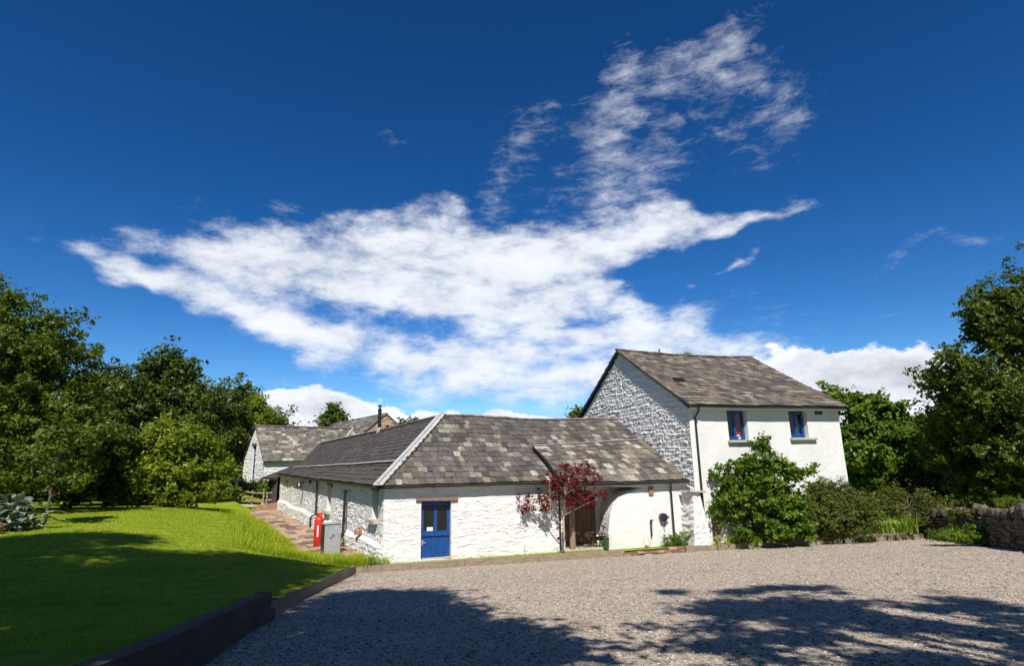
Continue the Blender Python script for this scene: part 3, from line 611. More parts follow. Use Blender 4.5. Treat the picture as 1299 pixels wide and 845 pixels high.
def build_slates(lists, roofs, thing_root, limit=300):
    """the largest-showing slates are parts; the rest of each slope is one joined part"""
    camp = np.array([0, 0, EYE]); allr = []
    for li, L in enumerate(lists):
        for k, s_ in enumerate(L):
            d = s_[0] - camp; dist = np.linalg.norm(d); allr.append((-(s_[4] * s_[5] * max(0, -(d / dist) @ s_[3])) / dist ** 2, li, k))
    allr.sort(); pick = {(a, b) for _, a, b in allr[:limit]}; meshes = {}
    for li, L in enumerate(lists):
        VV, FF, TT = [], [], []
        for k, (c, ax, ay, n, w, l, vi, variants) in enumerate(L):
            v, f, t = variants[vi]
            if (li, k) in pick:
                key = (id(variants), vi)
                if key not in meshes:
                    me = bpy.data.meshes.new('slate'); me.from_pydata(v.tolist(), [], f); me.materials.append(M['slate'])
                    ca = me.color_attributes.new('tint', 'FLOAT_COLOR', 'POINT'); ca.data.foreach_set('color', np.tile([*t, 1], 8).astype(np.float32)); meshes[key] = me
                place('slate', meshes[key], roofs[li], c, ax, ay, n, (w, l, 1.0))
            else:
                b = 8 * len(VV); VV.append(c + v[:, :1] * w * ax + v[:, 1:2] * l * ay + v[:, 2:] * n); FF += [tuple(b + q for q in ff) for ff in f]
                TT.append(np.tile([[t[0], t[1], t[2]]], (8, 1)))
        if VV: tagset(npobj('slates', np.concatenate(VV), FF, M['slate'], roofs[li], np.concatenate(TT)), kind='stuff')
def roof_deck(name, P, root, nu=12, nv=6, drop=0.03, thick=0.07):
    top, bot = [], []
    for j in range(nv + 1):
        for i in range(nu + 1):
            p = P(i / nu, j / nv); top.append(p - [0, 0, drop]); bot.append(p - [0, 0, drop + thick])
    n = (nu + 1) * (nv + 1); fs = []
    for j in range(nv):
        for i in range(nu):
            a = j * (nu + 1) + i; q = (a, a + 1, a + nu + 2, a + nu + 1); fs.append(q); fs.append(tuple(n + k for k in q[::-1]))
    for i in range(nu):
        fs.append((i, n + i, n + i + 1, i + 1)); a = nv * (nu + 1) + i; fs.append((a, a + 1, n + a + 1, n + a))
    for j in range(nv):
        a = j * (nu + 1); fs.append((a, a + nu + 1, n + a + nu + 1, n + a)); a += nu; fs.append((a, n + a, n + a + nu + 1, a + nu + 1))
    return MB().poly(top + bot, fs).build(name, M['underlay'], root)
def ridge_tiles(root, path, length=0.45, r=0.13, material=None):
    path = [np.array(p, float) for p in path]; seg = [np.linalg.norm(b - a) for a, b in zip(path, path[1:])]; tot = sum(seg); n = max(1, round(tot / length))
    def pt(x):
        for a, b, s_ in zip(path, path[1:], seg):
            if x <= s_ + 1e-6: return a + (b - a) * (x / s_)
            x -= s_
        return path[-1]
    for i in range(n):
        p, q = pt(tot * i / n), pt(tot * (i + 1) / n); d = q - p; l = np.linalg.norm(d); d /= l; sd_ = np.cross(d, [0, 0, 1.0]); sd_ /= np.linalg.norm(sd_); up_ = np.cross(sd_, d)
        vs = []; K = 6; dz = random.uniform(-.012, .012)
        for e, x in ((0, 0.004), (1, l - 0.004)):
            for rr in (r, r - 0.025):
                for k in range(K + 1):
                    a = pi * (0.06 + 0.88 * k / K); vs.append(p + d * x + sd_ * cos(a) * rr * 1.1 + up_ * (sin(a) * rr * 0.75 - 0.03 + dz + 0.006 * e))
        K1_ = K + 1; fs = []
        for k in range(K):
            fs += [(k, k + 1, 2 * K1_ + k + 1, 2 * K1_ + k), (K1_ + k, 3 * K1_ + k, 3 * K1_ + k + 1, K1_ + k + 1), (k, K1_ + k, K1_ + k + 1, k + 1), (2 * K1_ + k, 2 * K1_ + k + 1, 3 * K1_ + k + 1, 3 * K1_ + k)]
        MB().poly(vs, fs).build('ridge_tile', material or M['ridge'], root)
def strip_along(name, pts, width_vecs, thick, material, parent):   # flat band with thickness following a line
    mb = MB(); vs = []
    for p, (a, b) in zip(pts, width_vecs):
        p = np.array(p); vs += [p + a, p + b, p + b + [0, 0, thick], p + a + [0, 0, thick]]
    fs = [(0, 1, 2, 3), tuple(4 * (len(pts) - 1) + k for k in (3, 2, 1, 0))]
    for i in range(len(pts) - 1):
        for k in range(4): fs.append((4 * i + k, 4 * i + 4 + k, 4 * i + 4 + (k + 1) % 4, 4 * i + (k + 1) % 4))
    return mb.poly(vs, fs).build(name, material, parent)
def gutter(path, parent, name='gutter', r=0.06):
    vs = []; K = 6; path = [np.array(p, float) for p in path]; d = path[-1] - path[0]; d /= np.linalg.norm(d); sd_ = np.cross(d, [0, 0, 1.0])
    for p in path:
        for rr in (r, r - 0.012):
            for k in range(K + 1):
                a = pi + pi * k / K; vs.append(p + sd_ * cos(a) * rr + np.array([0, 0, 1.0]) * sin(a) * rr)
    n = 2 * (K + 1); fs = []
    for i in range(len(path) - 1):
        for k in range(K):
            b = i * n; fs += [(b + k, b + k + 1, b + n + k + 1, b + n + k), (b + K + 1 + k, b + n + K + 1 + k, b + n + K + 2 + k, b + K + 2 + k)]
        fs += [(i * n, i * n + n, i * n + n + K + 1, i * n + K + 1), (i * n + K, i * n + 2 * K + 1, i * n + n + 2 * K + 1, i * n + n + K)]
    for b in (0, (len(path) - 1) * n):
        fs += [tuple(b + k for k in range(K + 1))]
    return MB().poly(vs, fs).build(name, M['black'], parent)

# ------------------------------------------------------------------ the barn
barn = thing('barn', bp(0, 0, -0.1), 'low L-shaped limewashed stone barn with lichened slate hip roof and blue half-glazed door', 'barn')
lerp = lambda a, b, t: np.array(a, float) * (1 - t) + np.array(b, float) * t
# eave corner where both overhangs meet
def isect(p, d, q, e):
    A = np.array([[d[0], -e[0]], [d[1], -e[1]]]); t = np.linalg.solve(A, (np.array(q) - p)[:2]); return p + d * t[0]
E0 = isect(bp(0, -0.26), BD, lp(0, -0.26), LD); E0 = np.array([E0[0], E0[1], 2.58])
AP = bp(2.95, 5.2, 5.47)
EF, RF = bp(12.26, -0.26, 2.50), bp(12.1, 5.2, 5.30)
def wob(u, v, sd_): return 0.035 * (vn(np.float64(u * 7), np.float64(v * 4), sd_) - 0.5)
def Pfront(u, v): 
    p = lerp(lerp(E0, EF, u), lerp(AP, RF, u), v); p[2] += -0.09 * sin(pi * u) * v * 0.8 - 0.05 * sin(pi * v) + wob(u, v, 3) + 0.05 * sin(u * 9) * v; return p
HT = 0.285                                         # where the pitch breaks on the left wing
FL0, FL1 = lerp(E0, AP, HT), lp(26.2, 1.0, 3.14)
EL1 = lp(26.2, -0.26, 2.74); RL1 = lp(26.25, 2.75, 4.93)
def Plow(u, v):  p = lerp(lerp(EL1, E0, u), lerp(FL1, FL0, u), v); p[2] += wob(u * 3, v, 5) - 0.03 * sin(pi * u); return p
def Pup(u, v):   p = lerp(lerp(FL1, FL0, u), lerp(RL1, AP, u), v); p[2] += wob(u * 3, v, 6) - 0.06 * sin(pi * u) * v - 0.04 * sin(pi * v); return p
PT0, PT1, PE0, PE1 = bp(6.43, 2.2, 3.90), bp(12.2, 2.75, 4.14), bp(6.58, -0.60, 2.44), bp(12.25, -0.55, 2.42)
def Pporch(u, v):
    p = lerp(lerp(PE0, PE1, u), lerp(PT0, PT1, u), v); p[2] += 0.13 * sin(pi * min(1, v * 1.05)) * (1 - u) ** 0.6 + 0.03 + wob(u, v, 8); return p
vb = slate_variants(36, 0.05, 0.82, 0.22, 0.10, 0.13); vl = slate_variants(14, 0.0, 0.45, 0.25, 0.45, 0.0); vp = slate_variants(24, 0.10, 0.82, 0.22, 0.12, 0.15)
rf = roof_deck('roof', Pfront, barn); rl = roof_deck('roof', Plow, barn, 24, 2); ru = roof_deck('roof', Pup, barn, 24, 4); rp = roof_deck('porch_roof', Pporch, barn, 8, 5, 0.03, 0.09)
build_slates([slate_list(Pfront, 14, 0.29, vb, 1), slate_list(Plow, 5, 0.40, vl, 2), slate_list(Pup, 11, 0.36, vl, 3), slate_list(Pporch, 8, 0.29, vp, 4)], [rf, rl, ru, rp], barn)
# rear slopes close the roof
npobj('rear_slope', [AP, RF, bp(12.1, 10.4, 2.5), lp(9.5, 8.0, 2.5)], [(0, 1, 2, 3)], M['underlay'], barn)
npobj('rear_slope', [AP, RL1, lp(26, 5.6, 2.7), lp(9.5, 8.0, 2.5)], [(3, 2, 1, 0)], M['underlay'], barn)
npobj('rear_wall', [lp(26, 5.6, -.1), lp(9.5, 8, -.1), bp(12.1, 10.4, -.1), lp(26, 5.5, 2.75), lp(9.5, 7.9, 2.6), bp(12.1, 10.3, 2.6)], [(0, 1, 4, 3), (1, 2, 5, 4)], M['lime'], barn)
npobj('gable_wall', [lp(26, 0, -.1), lp(26, 5.6, -.1), lp(26, 5.6, 2.7), lp(25.95, 2.75, 4.78), lp(26, 1.0, 3.0), lp(26, -.05, 2.62)], [(0, 1, 2, 3, 4, 5)], M['lime'], barn)
ridge_tiles(rf, [Pfront(u, 1) + [0, 0, 0.03] for u in np.linspace(0.02, 1, 8)])
ridge_tiles(ru, [Pup(u, 1) + [0, 0, 0.03] for u in np.linspace(0, 0.985, 10)], 0.5)
# lead hip and the mortar fillets
sw = lambda p, a, b: (BD * a, BD * b)
hip = [lerp(E0, AP, t) + [0, 0, 0.085 - 0.03 * sin(pi * t)] for t in np.linspace(-0.02, 1.01, 12)]
strip_along('hip_lead', hip, [(LN * -0.02 - BD * 0.13, BD * 0.20) for _ in hip], 0.05, M['lead'], rf)
MB().tube([p + [0, 0, 0.075] for p in hip], 0.035, 8).build('hip_roll', M['lead'], rf)
fl = [Plow(u, 1.0) + [0, 0, 0.03] for u in np.linspace(0, 1, 20)]
strip_along('mortar_fillet', fl, [(LN * -0.16, LN * 0.18) for _ in fl], 0.05, M['mortar'], rl)
fl = [Pporch(u, 1.0) + [0, 0, 0.05] for u in np.linspace(0, 0.97, 9)]
strip_along('flashing', fl, [(BN * -0.06, BN * 0.10) for _ in fl], 0.03, M['lead'], rp)
ch = [Pporch(0, v) for v in np.linspace(1, 0, 9)]
MB().poly([p + [0, 0, 0.02] for p in ch] + [p * [1, 1, 0] + [0, 0, min(p[2] - 0.05, Pfront(0.47, max(0, min(1, 0.02 + 0.42 * v)))[2] - 0.12)] for p, v in zip(ch, np.linspace(1, 0, 9))],
          [(i, i + 1, 10 + i, 9 + i) for i in range(8)]).build('cheek', M['underlay'], rp)
MB().tube([p + [0, 0, 0.0] for p in ch], 0.045, 6).build('bargeboard', M['black'], rp)
# front wall, up to the porch
lumpf = lambda U, Z: np.exp(-((U - 5.05) ** 2 + (Z - 1.08) ** 2) / 0.022) * 0.09
def rel_front(U, Z): return pitted(U, Z, 11, 0.035, 0.125, 0.36, 0.42, 0.022, 0.012, 0.010) + lumpf(U, Z) + 0.05 * np.clip(0.4 - Z, 0, 0.4) + 0.05 * (fbm(U * .7, Z * .7, 77, 2) - .4)
heightwall('wall', bp(0, 0), BD, -BN, 6.9, lambda u: 2.56 - 0.03 * u / 6.9, 0.025, rel_front, M['lime'], barn, -0.25, [(1.34, 2.43, -0.02, 1.99, 0.30, True)])
# porch: back wall in shade, front wall with a curved ingo
heightwall('wall', bp(6.7, 1.0), BD, -BN, 5.6, lambda u: 2.9, 0.15, lambda U, Z: fbm(U * 2, Z * 2, 4) * .04, M['lime'], barn, -0.25)
npobj('wall', [bp(6.9, 0.05, -.2), bp(6.9, 1.0, -.2), bp(6.9, 1.0, 2.9), bp(6.9, 0.05, 2.55)], [(0, 1, 2, 3)], M['lime'], barn)
# front wall of the porch side: outline with quarter arch, 0.45 m thick, gently rounded
arch = [(9.05, -0.22), (8.62, -0.22), (8.60, 0.35), (8.66, 0.8), (8.74, 1.22), (8.9, 1.6), (9.14, 1.86), (9.45, 2.02), (9.85, 2.12), (10.2, 2.2)]
def archtop(u): return 2.46
def rel_porch(U, Z):
    return 0.06 * (fbm(U * .8, Z * .8, 31, 3) - .45) + 0.02 * (fbm(U * 5, Z * 5, 33, 3) - .45)
def arch_u(z):
    zz = [p[1] for p in arch[1:]]; uu = [p[0] for p in arch[1:]]; return np.interp(z, zz, uu)
us = np.linspace(0, 1, 90); zs_ = np.linspace(-0.25, 2.46, 70); Uq, Zq = np.meshgrid(us, zs_); ul = arch_u(Zq) - 8.6
ul = np.where(Zq > 2.2, 1.6 + (Zq - 2.2) * 0, ul); ul = np.where(Zq > 2.2, np.interp(Zq, [2.2, 2.24, 2.46], [1.6, 0.6, -1.7]), ul)
Uu = 8.6 + ul + (12.26 - 8.6 - ul) * Uq; offq = rel_porch(Uu, Zq) - 0.10 * np.exp(-((Uu - 8.6 - ul) / 0.10) ** 2)
Pq = C0 + Uu[..., None] * BD + (offq + 0.34)[..., None] * (-BN); Pq[..., 2] = Zq
idx = np.arange(Uq.size).reshape(Uq.shape); Fq = np.stack([idx[:-1, :-1], idx[:-1, 1:], idx[1:, 1:], idx[1:, :-1]], -1).reshape(-1, 4)
npobj('porch_wall', Pq.reshape(-1, 3), Fq, M['render'], barn, smooth=True)
# thickness of the arch: the rough reveal running back to the back wall
Vr = []; nd_ = 14
for i in range(70):
    for k in range(nd_):
        t = k / (nd_ - 1); p = Pq[i, 0] + BN * (t * (1.33)) + BD * ((0.10 + 0.45 * (1 - zs_[i] / 2.4)) * t * 0.35 + 0.05 * (vn(np.float64(i * .6), np.float64(k * 1.0), 4) - .5) * (1 - abs(2 * t - 1))); p = p.copy(); p[2] = zs_[i]; Vr.append(p)
Fr = [(i * nd_ + k, (i + 1) * nd_ + k, (i + 1) * nd_ + k + 1, i * nd_ + k + 1) for i in range(69) for k in range(nd_ - 1)]
npobj('porch_reveal', Vr, Fr, M['lime'], barn)
MB().obox(bp(9.5, -0.44, 2.38), BD * 2.75, BN * 0.02, (0, 0, 0.085)).build('fascia', M['white'], barn)
MB().obox(bp(9.4, 0.5, 2.50), BD * 2.85, BN * 0.9, (0, 0, 0.02)).build('soffit', M['render'], barn)
gutter([PE0 + BD * 0.3 + [0, 0, -0.02] - BN * 0.03, PE1 + [0, 0, -0.02] - BN * 0.03], barn)
MB().tube([bp(7.13, -0.16, -0.12), bp(7.15, -0.16, 1.2), bp(7.12, -0.16, 2.46)], [0.115, 0.11, 0.105], 7).build('porch_post', M['oak'], barn)
dr = MB().obox(bp(7.92, 0.93, 0.93), BD * 0.70, BN * 0.03, (0, 0, 1.05)).build('porch_door', M['door'], barn)
for k in range(7): MB().obox(bp(7.32 + 0.2 * k, 0.89, 0.93), BD * 0.093, BN * 0.014, (0, 0, 1.03)).build('plank', M['door'], dr)
MB().obox(bp(7.6, 0.55, -0.10), BD * 0.95, BN * 0.85, (0, 0, 0.09), 0.015).build('doorstep', M['sill'], barn, bevel=0.01)
MB().obox(bp(10.55, -0.37, 2.06), BD * 0.10, BN * 0.03, (0, 0, 0.15)).obox(bp(10.55, -0.40, 2.06), BD * 0.085, BN * 0.012, (0, 0, 0.13)).build('air_brick', M['terracotta'], barn)
dp = [PE1 - BD * 0.92 - BN * 0.03 + [0, 0, -0.05], PE1 - BD * 0.90 - BN * 0.03 + [0, 0, -0.13], bp(11.42, -0.45, 2.05), bp(11.42, -0.45, -0.15)]
MB().tube(dp, 0.04, 8).build('downpipe', M['black'], barn)
MB().tube([bp(6.66, -0.30, 2.42), bp(6.66, -0.12, 2.2), bp(6.66, -0.10, -0.1)], 0.04, 8).build('downpipe', M['black'], barn)
# blue stable door
dr = MB().obox(bp(1.885, 0.27, 0.985), BD * 0.545, BN * 0.02, (0, 0, 1.0)).build('door', M['blue'], barn)
fr_ = lambda a, b, z0, z1, y=0.235, h=0.016: MB().obox(bp((a + b) / 2, y, (z0 + z1) / 2), BD * (b - a) / 2, BN * h, (0, 0, (z1 - z0) / 2))
def frame(a, b, z0, z1, nm='door_rail', y=0.235, h=0.016): return fr_(a, b, z0, z1, y, h).build(nm, M['blue'], dr, bevel=0.004)
frame(1.35, 1.46, 0.80, 1.97, 'stile'); frame(2.31, 2.42, 0.80, 1.97, 'stile'); frame(1.83, 1.95, 0.80, 1.97, 'mullion'); 
for a, b in ((1.46, 1.83), (1.95, 2.31)): frame(a, b, 1.80, 1.97); frame(a, b, 0.80, 0.90)
frame(1.35, 2.42, 0.73, 0.80, 'weatherboard', 0.215, 0.035)
for k in range(5): frame(1.352 + 0.2132 * k, 1.352 + 0.2132 * (k + 1) - 0.012, -0.02, 0.725, 'plank', 0.242, 0.012)
def glass_mat():
    mt, nt, b = mat('window_glass'); nt.nodes.remove(b)
    fz = nd(nt, 'ShaderNodeFresnel', {'IOR': 1.5}); gl = nd(nt, 'ShaderNodeBsdfGlossy', {'Color': (0.9, 0.95, 1, 1), 'Roughness': 0.02}); tp = nd(nt, 'ShaderNodeBsdfTransparent', {'Color': (0.9, 0.92, 0.92, 1)})
    f2 = nd(nt, 'ShaderNodeMath', {0: fz.outputs[0], 1: 0.7}, operation='MULTIPLY'); mx = nd(nt, 'ShaderNodeMixShader', {0: 0.025, 1: tp.outputs[0], 2: gl.outputs[0]})
    nt.links.new(mx.outputs[0], nt.nodes['Material Output'].inputs['Surface']); return mt
M['glass'] = glass_mat()
dark_pane = plain('dark_glass', (0.012, 0.013, 0.010), 0.06, 0.5, 2)
for a, b in ((1.46, 1.83), (1.95, 2.31)): fr_(a, b, 0.9, 1.8, 0.246, 0.003).build('pane', dark_pane, dr)
fr_(1.58, 1.80, 0.91, 1.04, 0.238, 0.003).build('notice', M['white'], dr)
MB().tube([bp(1.42, 0.24, 0.52), bp(1.42, 0.17, 0.52), bp(1.54, 0.17, 0.51)], 0.013, 6).obox(bp(1.42, 0.226, 0.52), BD * 0.025, BN * 0.006, (0, 0, 0.09)).build('handle', M['steel'], dr)
MB().obox(bp(1.92, 0.03, 2.03), BD * 0.77, BN * 0.10, (0, 0, 0.055), 0.022).build('lintel', M['lintel'], barn, bevel=0.012)
MB().obox(bp(1.88, 0.16, -0.06), BD * 0.6, BN * 0.18, (0, 0, 0.05), 0.01).build('threshold', M['sill'], barn)
gutter([E0 + BD * 0.1 + [0, 0, -0.03] - BN * 0.03, Pfront(0.25, 0) + [0, 0, -0.04] - BN * 0.03, Pfront(0.5, 0) + [0, 0, -0.03] - BN * 0.03, bp(6.66, -0.29, 2.49)], barn)
MB().obox(bp(3.3, -0.09, 2.50), BD * 3.4, BN * 0.07, (0, 0, 0.03)).build('soffit', M['render'], barn)
MB().obox(bp(5.2, -0.08, 2.42), BD * 0.05, BN * 0.05, (0, 0, 0.04)).obox(bp(5.2, -0.14, 2.36), BD * 0.035, BN * 0.03, (0, 0, 0.03)).build('sensor', M['white'], barn)
MB().obox(bp(5.85, -0.06, 2.26), BD * 0.03, BN * 0.06, (0, 0, 0.05)).lathe(bp(5.85, -0.16, 2.10), [(0.09, 0), (0.09, 0.06), (0.03, 0.14), (0.01, 0.18)], 10).build('wall_lamp', M['black'], barn)
MB().tube([bp(8.55, .94, 1.85), bp(8.55, .75, 1.85)], 0.012, 6).obox(bp(8.55, .75, 1.73), BD * 0.06, BN * 0.06, (0, 0, 0.1)).build('lantern', M['black'], barn)
# left wall: rough rubble over a battered plinth
def rel_left(U, Z):
    zp_ = 0.55 + 0.013 * U + 0.05 * np.sin(U * 0.9); k = np.clip((zp_ - Z) / 0.14, 0, 1)
    smooth = np.exp(-((Z - zp_ + 0.05) / 0.10) ** 2)
    pil = np.exp(-((U - 20.2) / 0.35) ** 4) * 0.04 + np.exp(-((U - 25.3) / 0.5) ** 4) * 0.06
    r = pitted(U, Z, 23, 0.055, 0.11, 0.24, 0.52, 0.028, 0.012, 0.022) + .02
    win = sum(np.exp(-(((U - c) / w) ** 4)) * (Z > 0.9) for c, w in ((1.05, 0.9), (9.0, 1.1), (16.7, .8), (22.7, .9)))
    sm = np.clip(smooth + 0.85 * win, 0, 1)
    return r * (1 - sm) + 0.022 * sm + 0.14 * k * np.clip(U / .35, 0, 1) + pil - .03 * np.exp(-U / .06)
lwin = [(0.62, 1.42, 1.32, 2.36, 0.30, False), (8.55, 9.45, 1.12, 2.34, 0.30, False), (16.45, 17.0, 1.70, 2.24, 0.28, False), (22.35, 23.1, 1.60, 2.18, 0.28, False)]
heightwall('wall', lp(0, 0), LD, -LN, 26.0, lambda u: 2.57 + 0.16 * u / 26, 0.035, rel_left, M['limer'], barn, -0.25, lwin, stepfar=0.09)
for (a, b, z0, z1, dpt, _) in lwin:
    wn_ = MB().obox(lp((a + b) / 2, 0.24, (z0 + z1) / 2), LD * (b - a) / 2 * .96, LN * 0.02, (0, 0, (z1 - z0) / 2 * .98)).build('window', M['brownwood'], barn)
    for k in range(4): MB().obox(lp(a + (b - a) * (k + .5) / 4, 0.215, (z0 + z1) / 2), LD * (b - a) / 8 * .9, LN * 0.008, (0, 0, (z1 - z0) / 2 * .96)).build('board', M['brownwood'], wn_)
    if z0 < 1.5: MB().obox(lp((a + b) / 2 + 0.15, 0.02, z0 - 0.06), LD * ((b - a) / 2 + 0.12), LN * 0.2, (0, 0, 0.06), 0.012).build('sill', M['sill'], wn_)
    MB().obox(lp((a + b) / 2, 0.06, z1 + 0.05), LD * ((b - a) / 2 + 0.12), LN * 0.10, (0, 0, 0.05), 0.01).build('lintel', M['lintel'], wn_)
MB().obox(lp(9.6, -0.10, 0.93), LD * 0.25, LN * 0.10, (0, 0, 0.12), 0.02).build('corbel', M['sill'], barn)
MB().tube([lp(11.6, -0.30, 2.60), lp(11.6, -0.12, 2.45), lp(11.6, -0.12, 0.75), lp(12.2, -0.18, 0.68), lp(12.4, -0.22, 0.55), lp(12.4, -0.22, -0.05)], 0.05, 8).build('downpipe', M['black'], barn)
sp = MB().tube([lp(5.0, -0.20, 2.20), lp(5.02, -0.20, 1.0), lp(5.05, -0.22, 0.30), lp(5.25, -0.30, 0.18), lp(5.6, -0.34, 0.17)], 0.062, 10)
sp.tube([lp(5.0, -0.20, 2.17), lp(5.0, -0.20, 2.27)], 0.085, 10).tube([lp(5.03, -0.2, 0.95), lp(5.03, -0.2, 1.07)], 0.078, 10).build('soil_pipe', M['black'], barn)
MB().obox(lp(8.3, -0.06, 2.35), LD * 0.03, LN * 0.03, (0, 0, 0.08)).obox(lp(14.0, -0.06, 2.4), LD * 0.05, LN * 0.05, (0, 0, 0.08)).build('wall_tie', M['black'], barn)
MB().tube([lp(16.0, 0.0, 2.30), lp(16.0, -0.30, 2.34)], 0.02, 6).lathe(lp(16.0, -0.32, 2.0), [(0.05, 0), (0.16, 0.05), (0.16, 0.12), (0.05, 0.32)], 10).build('wall_lamp', M['black'], barn)
gutter([EL1 + [0, 0, -0.04] - LN * 0.03, lerp(EL1, E0, .5) + [0, 0, -0.05] - LN * 0.03, lerp(EL1, E0, .985) + [0, 0, -0.04] - LN * 0.03], barn, r=0.045)
MB().obox(lp(2.85, -0.14, 0.72), LD * 0.14, LN * 0.12, (0, 0, 0.09), 0.02).build('corbel', M['terracotta'], barn)
# flue on the left wing's ridge
fb = Pup(0.62, 0.97); 
fu_ = MB().lathe(fb + [0, 0, -0.25], [(0.17, 0), (0.17, 0.45), (0.13, 0.5)], 12).build('flue', M['steel'], barn)
MB().lathe(fb + [0, 0, 0.2], [(0.11, 0), (0.11, 1.05), (0.13, 1.06), (0.13, 1.14), (0.1, 1.15), (0.06, 1.16), (0.06, 1.3), (0.14, 1.31), (0.14, 1.36), (0.01, 1.4)], 12).build('flue_pipe', M['darksteel'], fu_)
# lean-to at the far end of the wing
sh = thing('lean_to_shed', lp(28, 1, 0), 'small dark timber lean-to with a slate roof at the far end of the barn', 'shed')
def Pshed(u, v): return lerp(lerp(lp(31.0, -0.8, 2.35), lp(26.35, -0.3, 2.35), u), lerp(lp(31.0, 1.6, 3.25), lp(26.35, 1.6, 3.2), u), v)
rs = roof_deck('roof', Pshed, sh, 4, 2); build_slates([slate_list(Pshed, 6, 0.34, vl, 9)], [rs], sh, 0)
for k in range(12): MB().obox(lp(26.6 + 0.37 * k, -0.2, 1.1), LD * 0.17, LN * 0.02, (0, 0, 1.25)).build('plank', M['brownwood'], sh)
npobj('side_wall', [lp(31, -.2, 0), lp(31, 1.6, 0), lp(31, 1.6, 3.1), lp(31, -.2, 2.3)], [(0, 1, 2, 3)], M['brownwood'], sh)

# ------------------------------------------------------------------ the two-storey house
house = thing('house', hp(0, 0, -0.1), 'tall two-storey white stone house with brown slate gable roof and small blue windows', 'house')
HW, HDp, HE, HR = 8.2, 10.75, 5.50, 8.80                       # width along the front, depth, eave and ridge heights
def gtop(u): return 5.36 + (min(u, HDp - u)) / 5.4 * (8.76 - 5.36)
def rel_gable(U, Z): return rubble(U, Z, 41, 0.052, 0.115, 0.27, 0.8, 0.04) - 0.05
heightwall('gable_wall', hp(0, 0), HG, -HD, HDp, gtop, 0.036, rel_gable, M['lime'], house, -0.25, [(5.30, 5.46, 6.86, 7.52, 0.25, False)], ztop=8.8)
MB().obox(hp(0.2, 5.38, 7.19), HD * 0.01, HG * 0.08, (0, 0, 0.33)).build('slit_window', M['dark'], house)
def rel_hf(U, Z): return 0.05 * (fbm(U * .5, Z * .5, 61, 3) - .45) + 0.012 * (fbm(U * 6, Z * 6, 62, 3) - .45) + 0.035 * np.exp(-((U - .25) / .3) ** 2) - 0.03 * np.exp(-(U / 0.05) ** 2) + 0.02 * np.clip(3 - Z, 0, 3) * 0.3
hw = [(1.93, 2.95, 4.02, 5.30, 0.30, True), (5.27, 6.28, 4.10, 5.30, 0.30, True), (0.62, 1.15, 0.0, 1.42, 0.3, False)]
heightwall('front_wall', hp(0, 0), HD, -HG, HW, lambda u: 5.42, 0.045, rel_hf, M['render'], house, -0.25, hw)
npobj('side_wall', [hp(HW, 0, -.2), hp(HW, HDp, -.2), hp(HW, HDp, 5.4), hp(HW, 5.4, 8.7), hp(HW, 0, 5.4)], [(0, 1, 2, 3, 4)], M['render'], house)
npobj('rear_wall', [hp(0, HDp, -.2), hp(HW, HDp, -.2), hp(HW, HDp, 5.4), hp(0, HDp, 5.4)], [(3, 2, 1, 0)], M['render'], house)
npobj('floor', [hp(0.1, 0.4, 3.2), hp(HW - .1, 0.4, 3.2), hp(HW - .1, 10, 3.2), hp(.1, 10, 3.2)], [(0, 1, 2, 3)], M['dark'], house)
npobj('partition', [hp(0.1, 3.0, 3.2), hp(HW - .1, 3.0, 3.2), hp(HW - .1, 3.0, 6.4), hp(.1, 3.0, 6.4)], [(0, 1, 2, 3)], M['dark'], house)
def sagr(u, v): return -0.10 * sin(pi * u) * v + 0.035 * (vn(np.float64(u * 8), np.float64(v * 5), 14) - .5) - 0.04 * sin(pi * v)
def Pmain(u, v): p = lerp(lerp(hp(-0.17, -0.36, 5.47), hp(8.48, -0.36, 5.49), u), lerp(hp(-0.17, 5.45, 8.86), hp(8.55, 5.45, 8.80), u), v); p[2] += sagr(u, v); return p
def Prear(u, v): p = lerp(lerp(hp(8.48, 11.1, 5.45), hp(-0.13, 11.1, 5.45), u), lerp(hp(8.55, 5.45, 8.80), hp(-0.13, 5.45, 8.86), u), v); p[2] += sagr(1 - u, v); return p
vh = slate_variants(30, 0.05, 0.84, 0.48, 0.14, 0.10)
rm = roof_deck('roof', Pmain, house, 12, 8, 0.03, 0.07); rr_ = roof_deck('roof', Prear, house, 8, 4, 0.03, 0.07)
build_slates([slate_list(Pmain, 21, 0.36, vh, 21), slate_list(Prear, 12, 0.5, vh, 22)], [rm, rr_], house)
ridge_tiles(rm, [Pmain(u, 1) + [0, 0, 0.03] for u in np.linspace(0, 1, 9)], 0.45)
MB().lathe(Pmain(0.30, 1) + [0, 0, 0.08], [(0.03, 0), (0.05, 0.05), (0.04, 0.12), (0.07, 0.16), (0.01, 0.22)], 8).build('finial', M['ridge'], rm)
q_ = Pmain(0.145, 0.42); nr = np.cross(Pmain(.16, .42) - Pmain(.13, .42), Pmain(.145, .45) - Pmain(.145, .40)); nr /= np.linalg.norm(nr); ay_ = Pmain(.145, .45) - Pmain(.145, .40); ay_ /= np.linalg.norm(ay_)
MB().obox(q_ + nr * 0.09, HD * 0.24, ay_ * 0.14, nr * 0.04).obox(q_ + nr * 0.05, HD * 0.2, ay_ * 0.1, nr * 0.04).build('roof_vent', M['black'], rm)
for k in range(14): pass
gutter([hp(-0.16, -0.42, 5.45), hp(4.2, -0.42, 5.44), hp(8.5, -0.42, 5.46)], house, r=0.07)
MB().obox(hp(4.15, -0.30, 5.37), HD * 4.25, HG * 0.02, (0, 0, 0.09)).build('fascia', M['white'], house)
MB().obox(hp(4.15, -0.14, 5.335), HD * 4.22, HG * 0.14, (0, 0, 0.012)).build('soffit', M['render'], house)
vg = [Pmain(0, v) + [0, 0, -0.02] for v in np.linspace(0, 1, 8)]
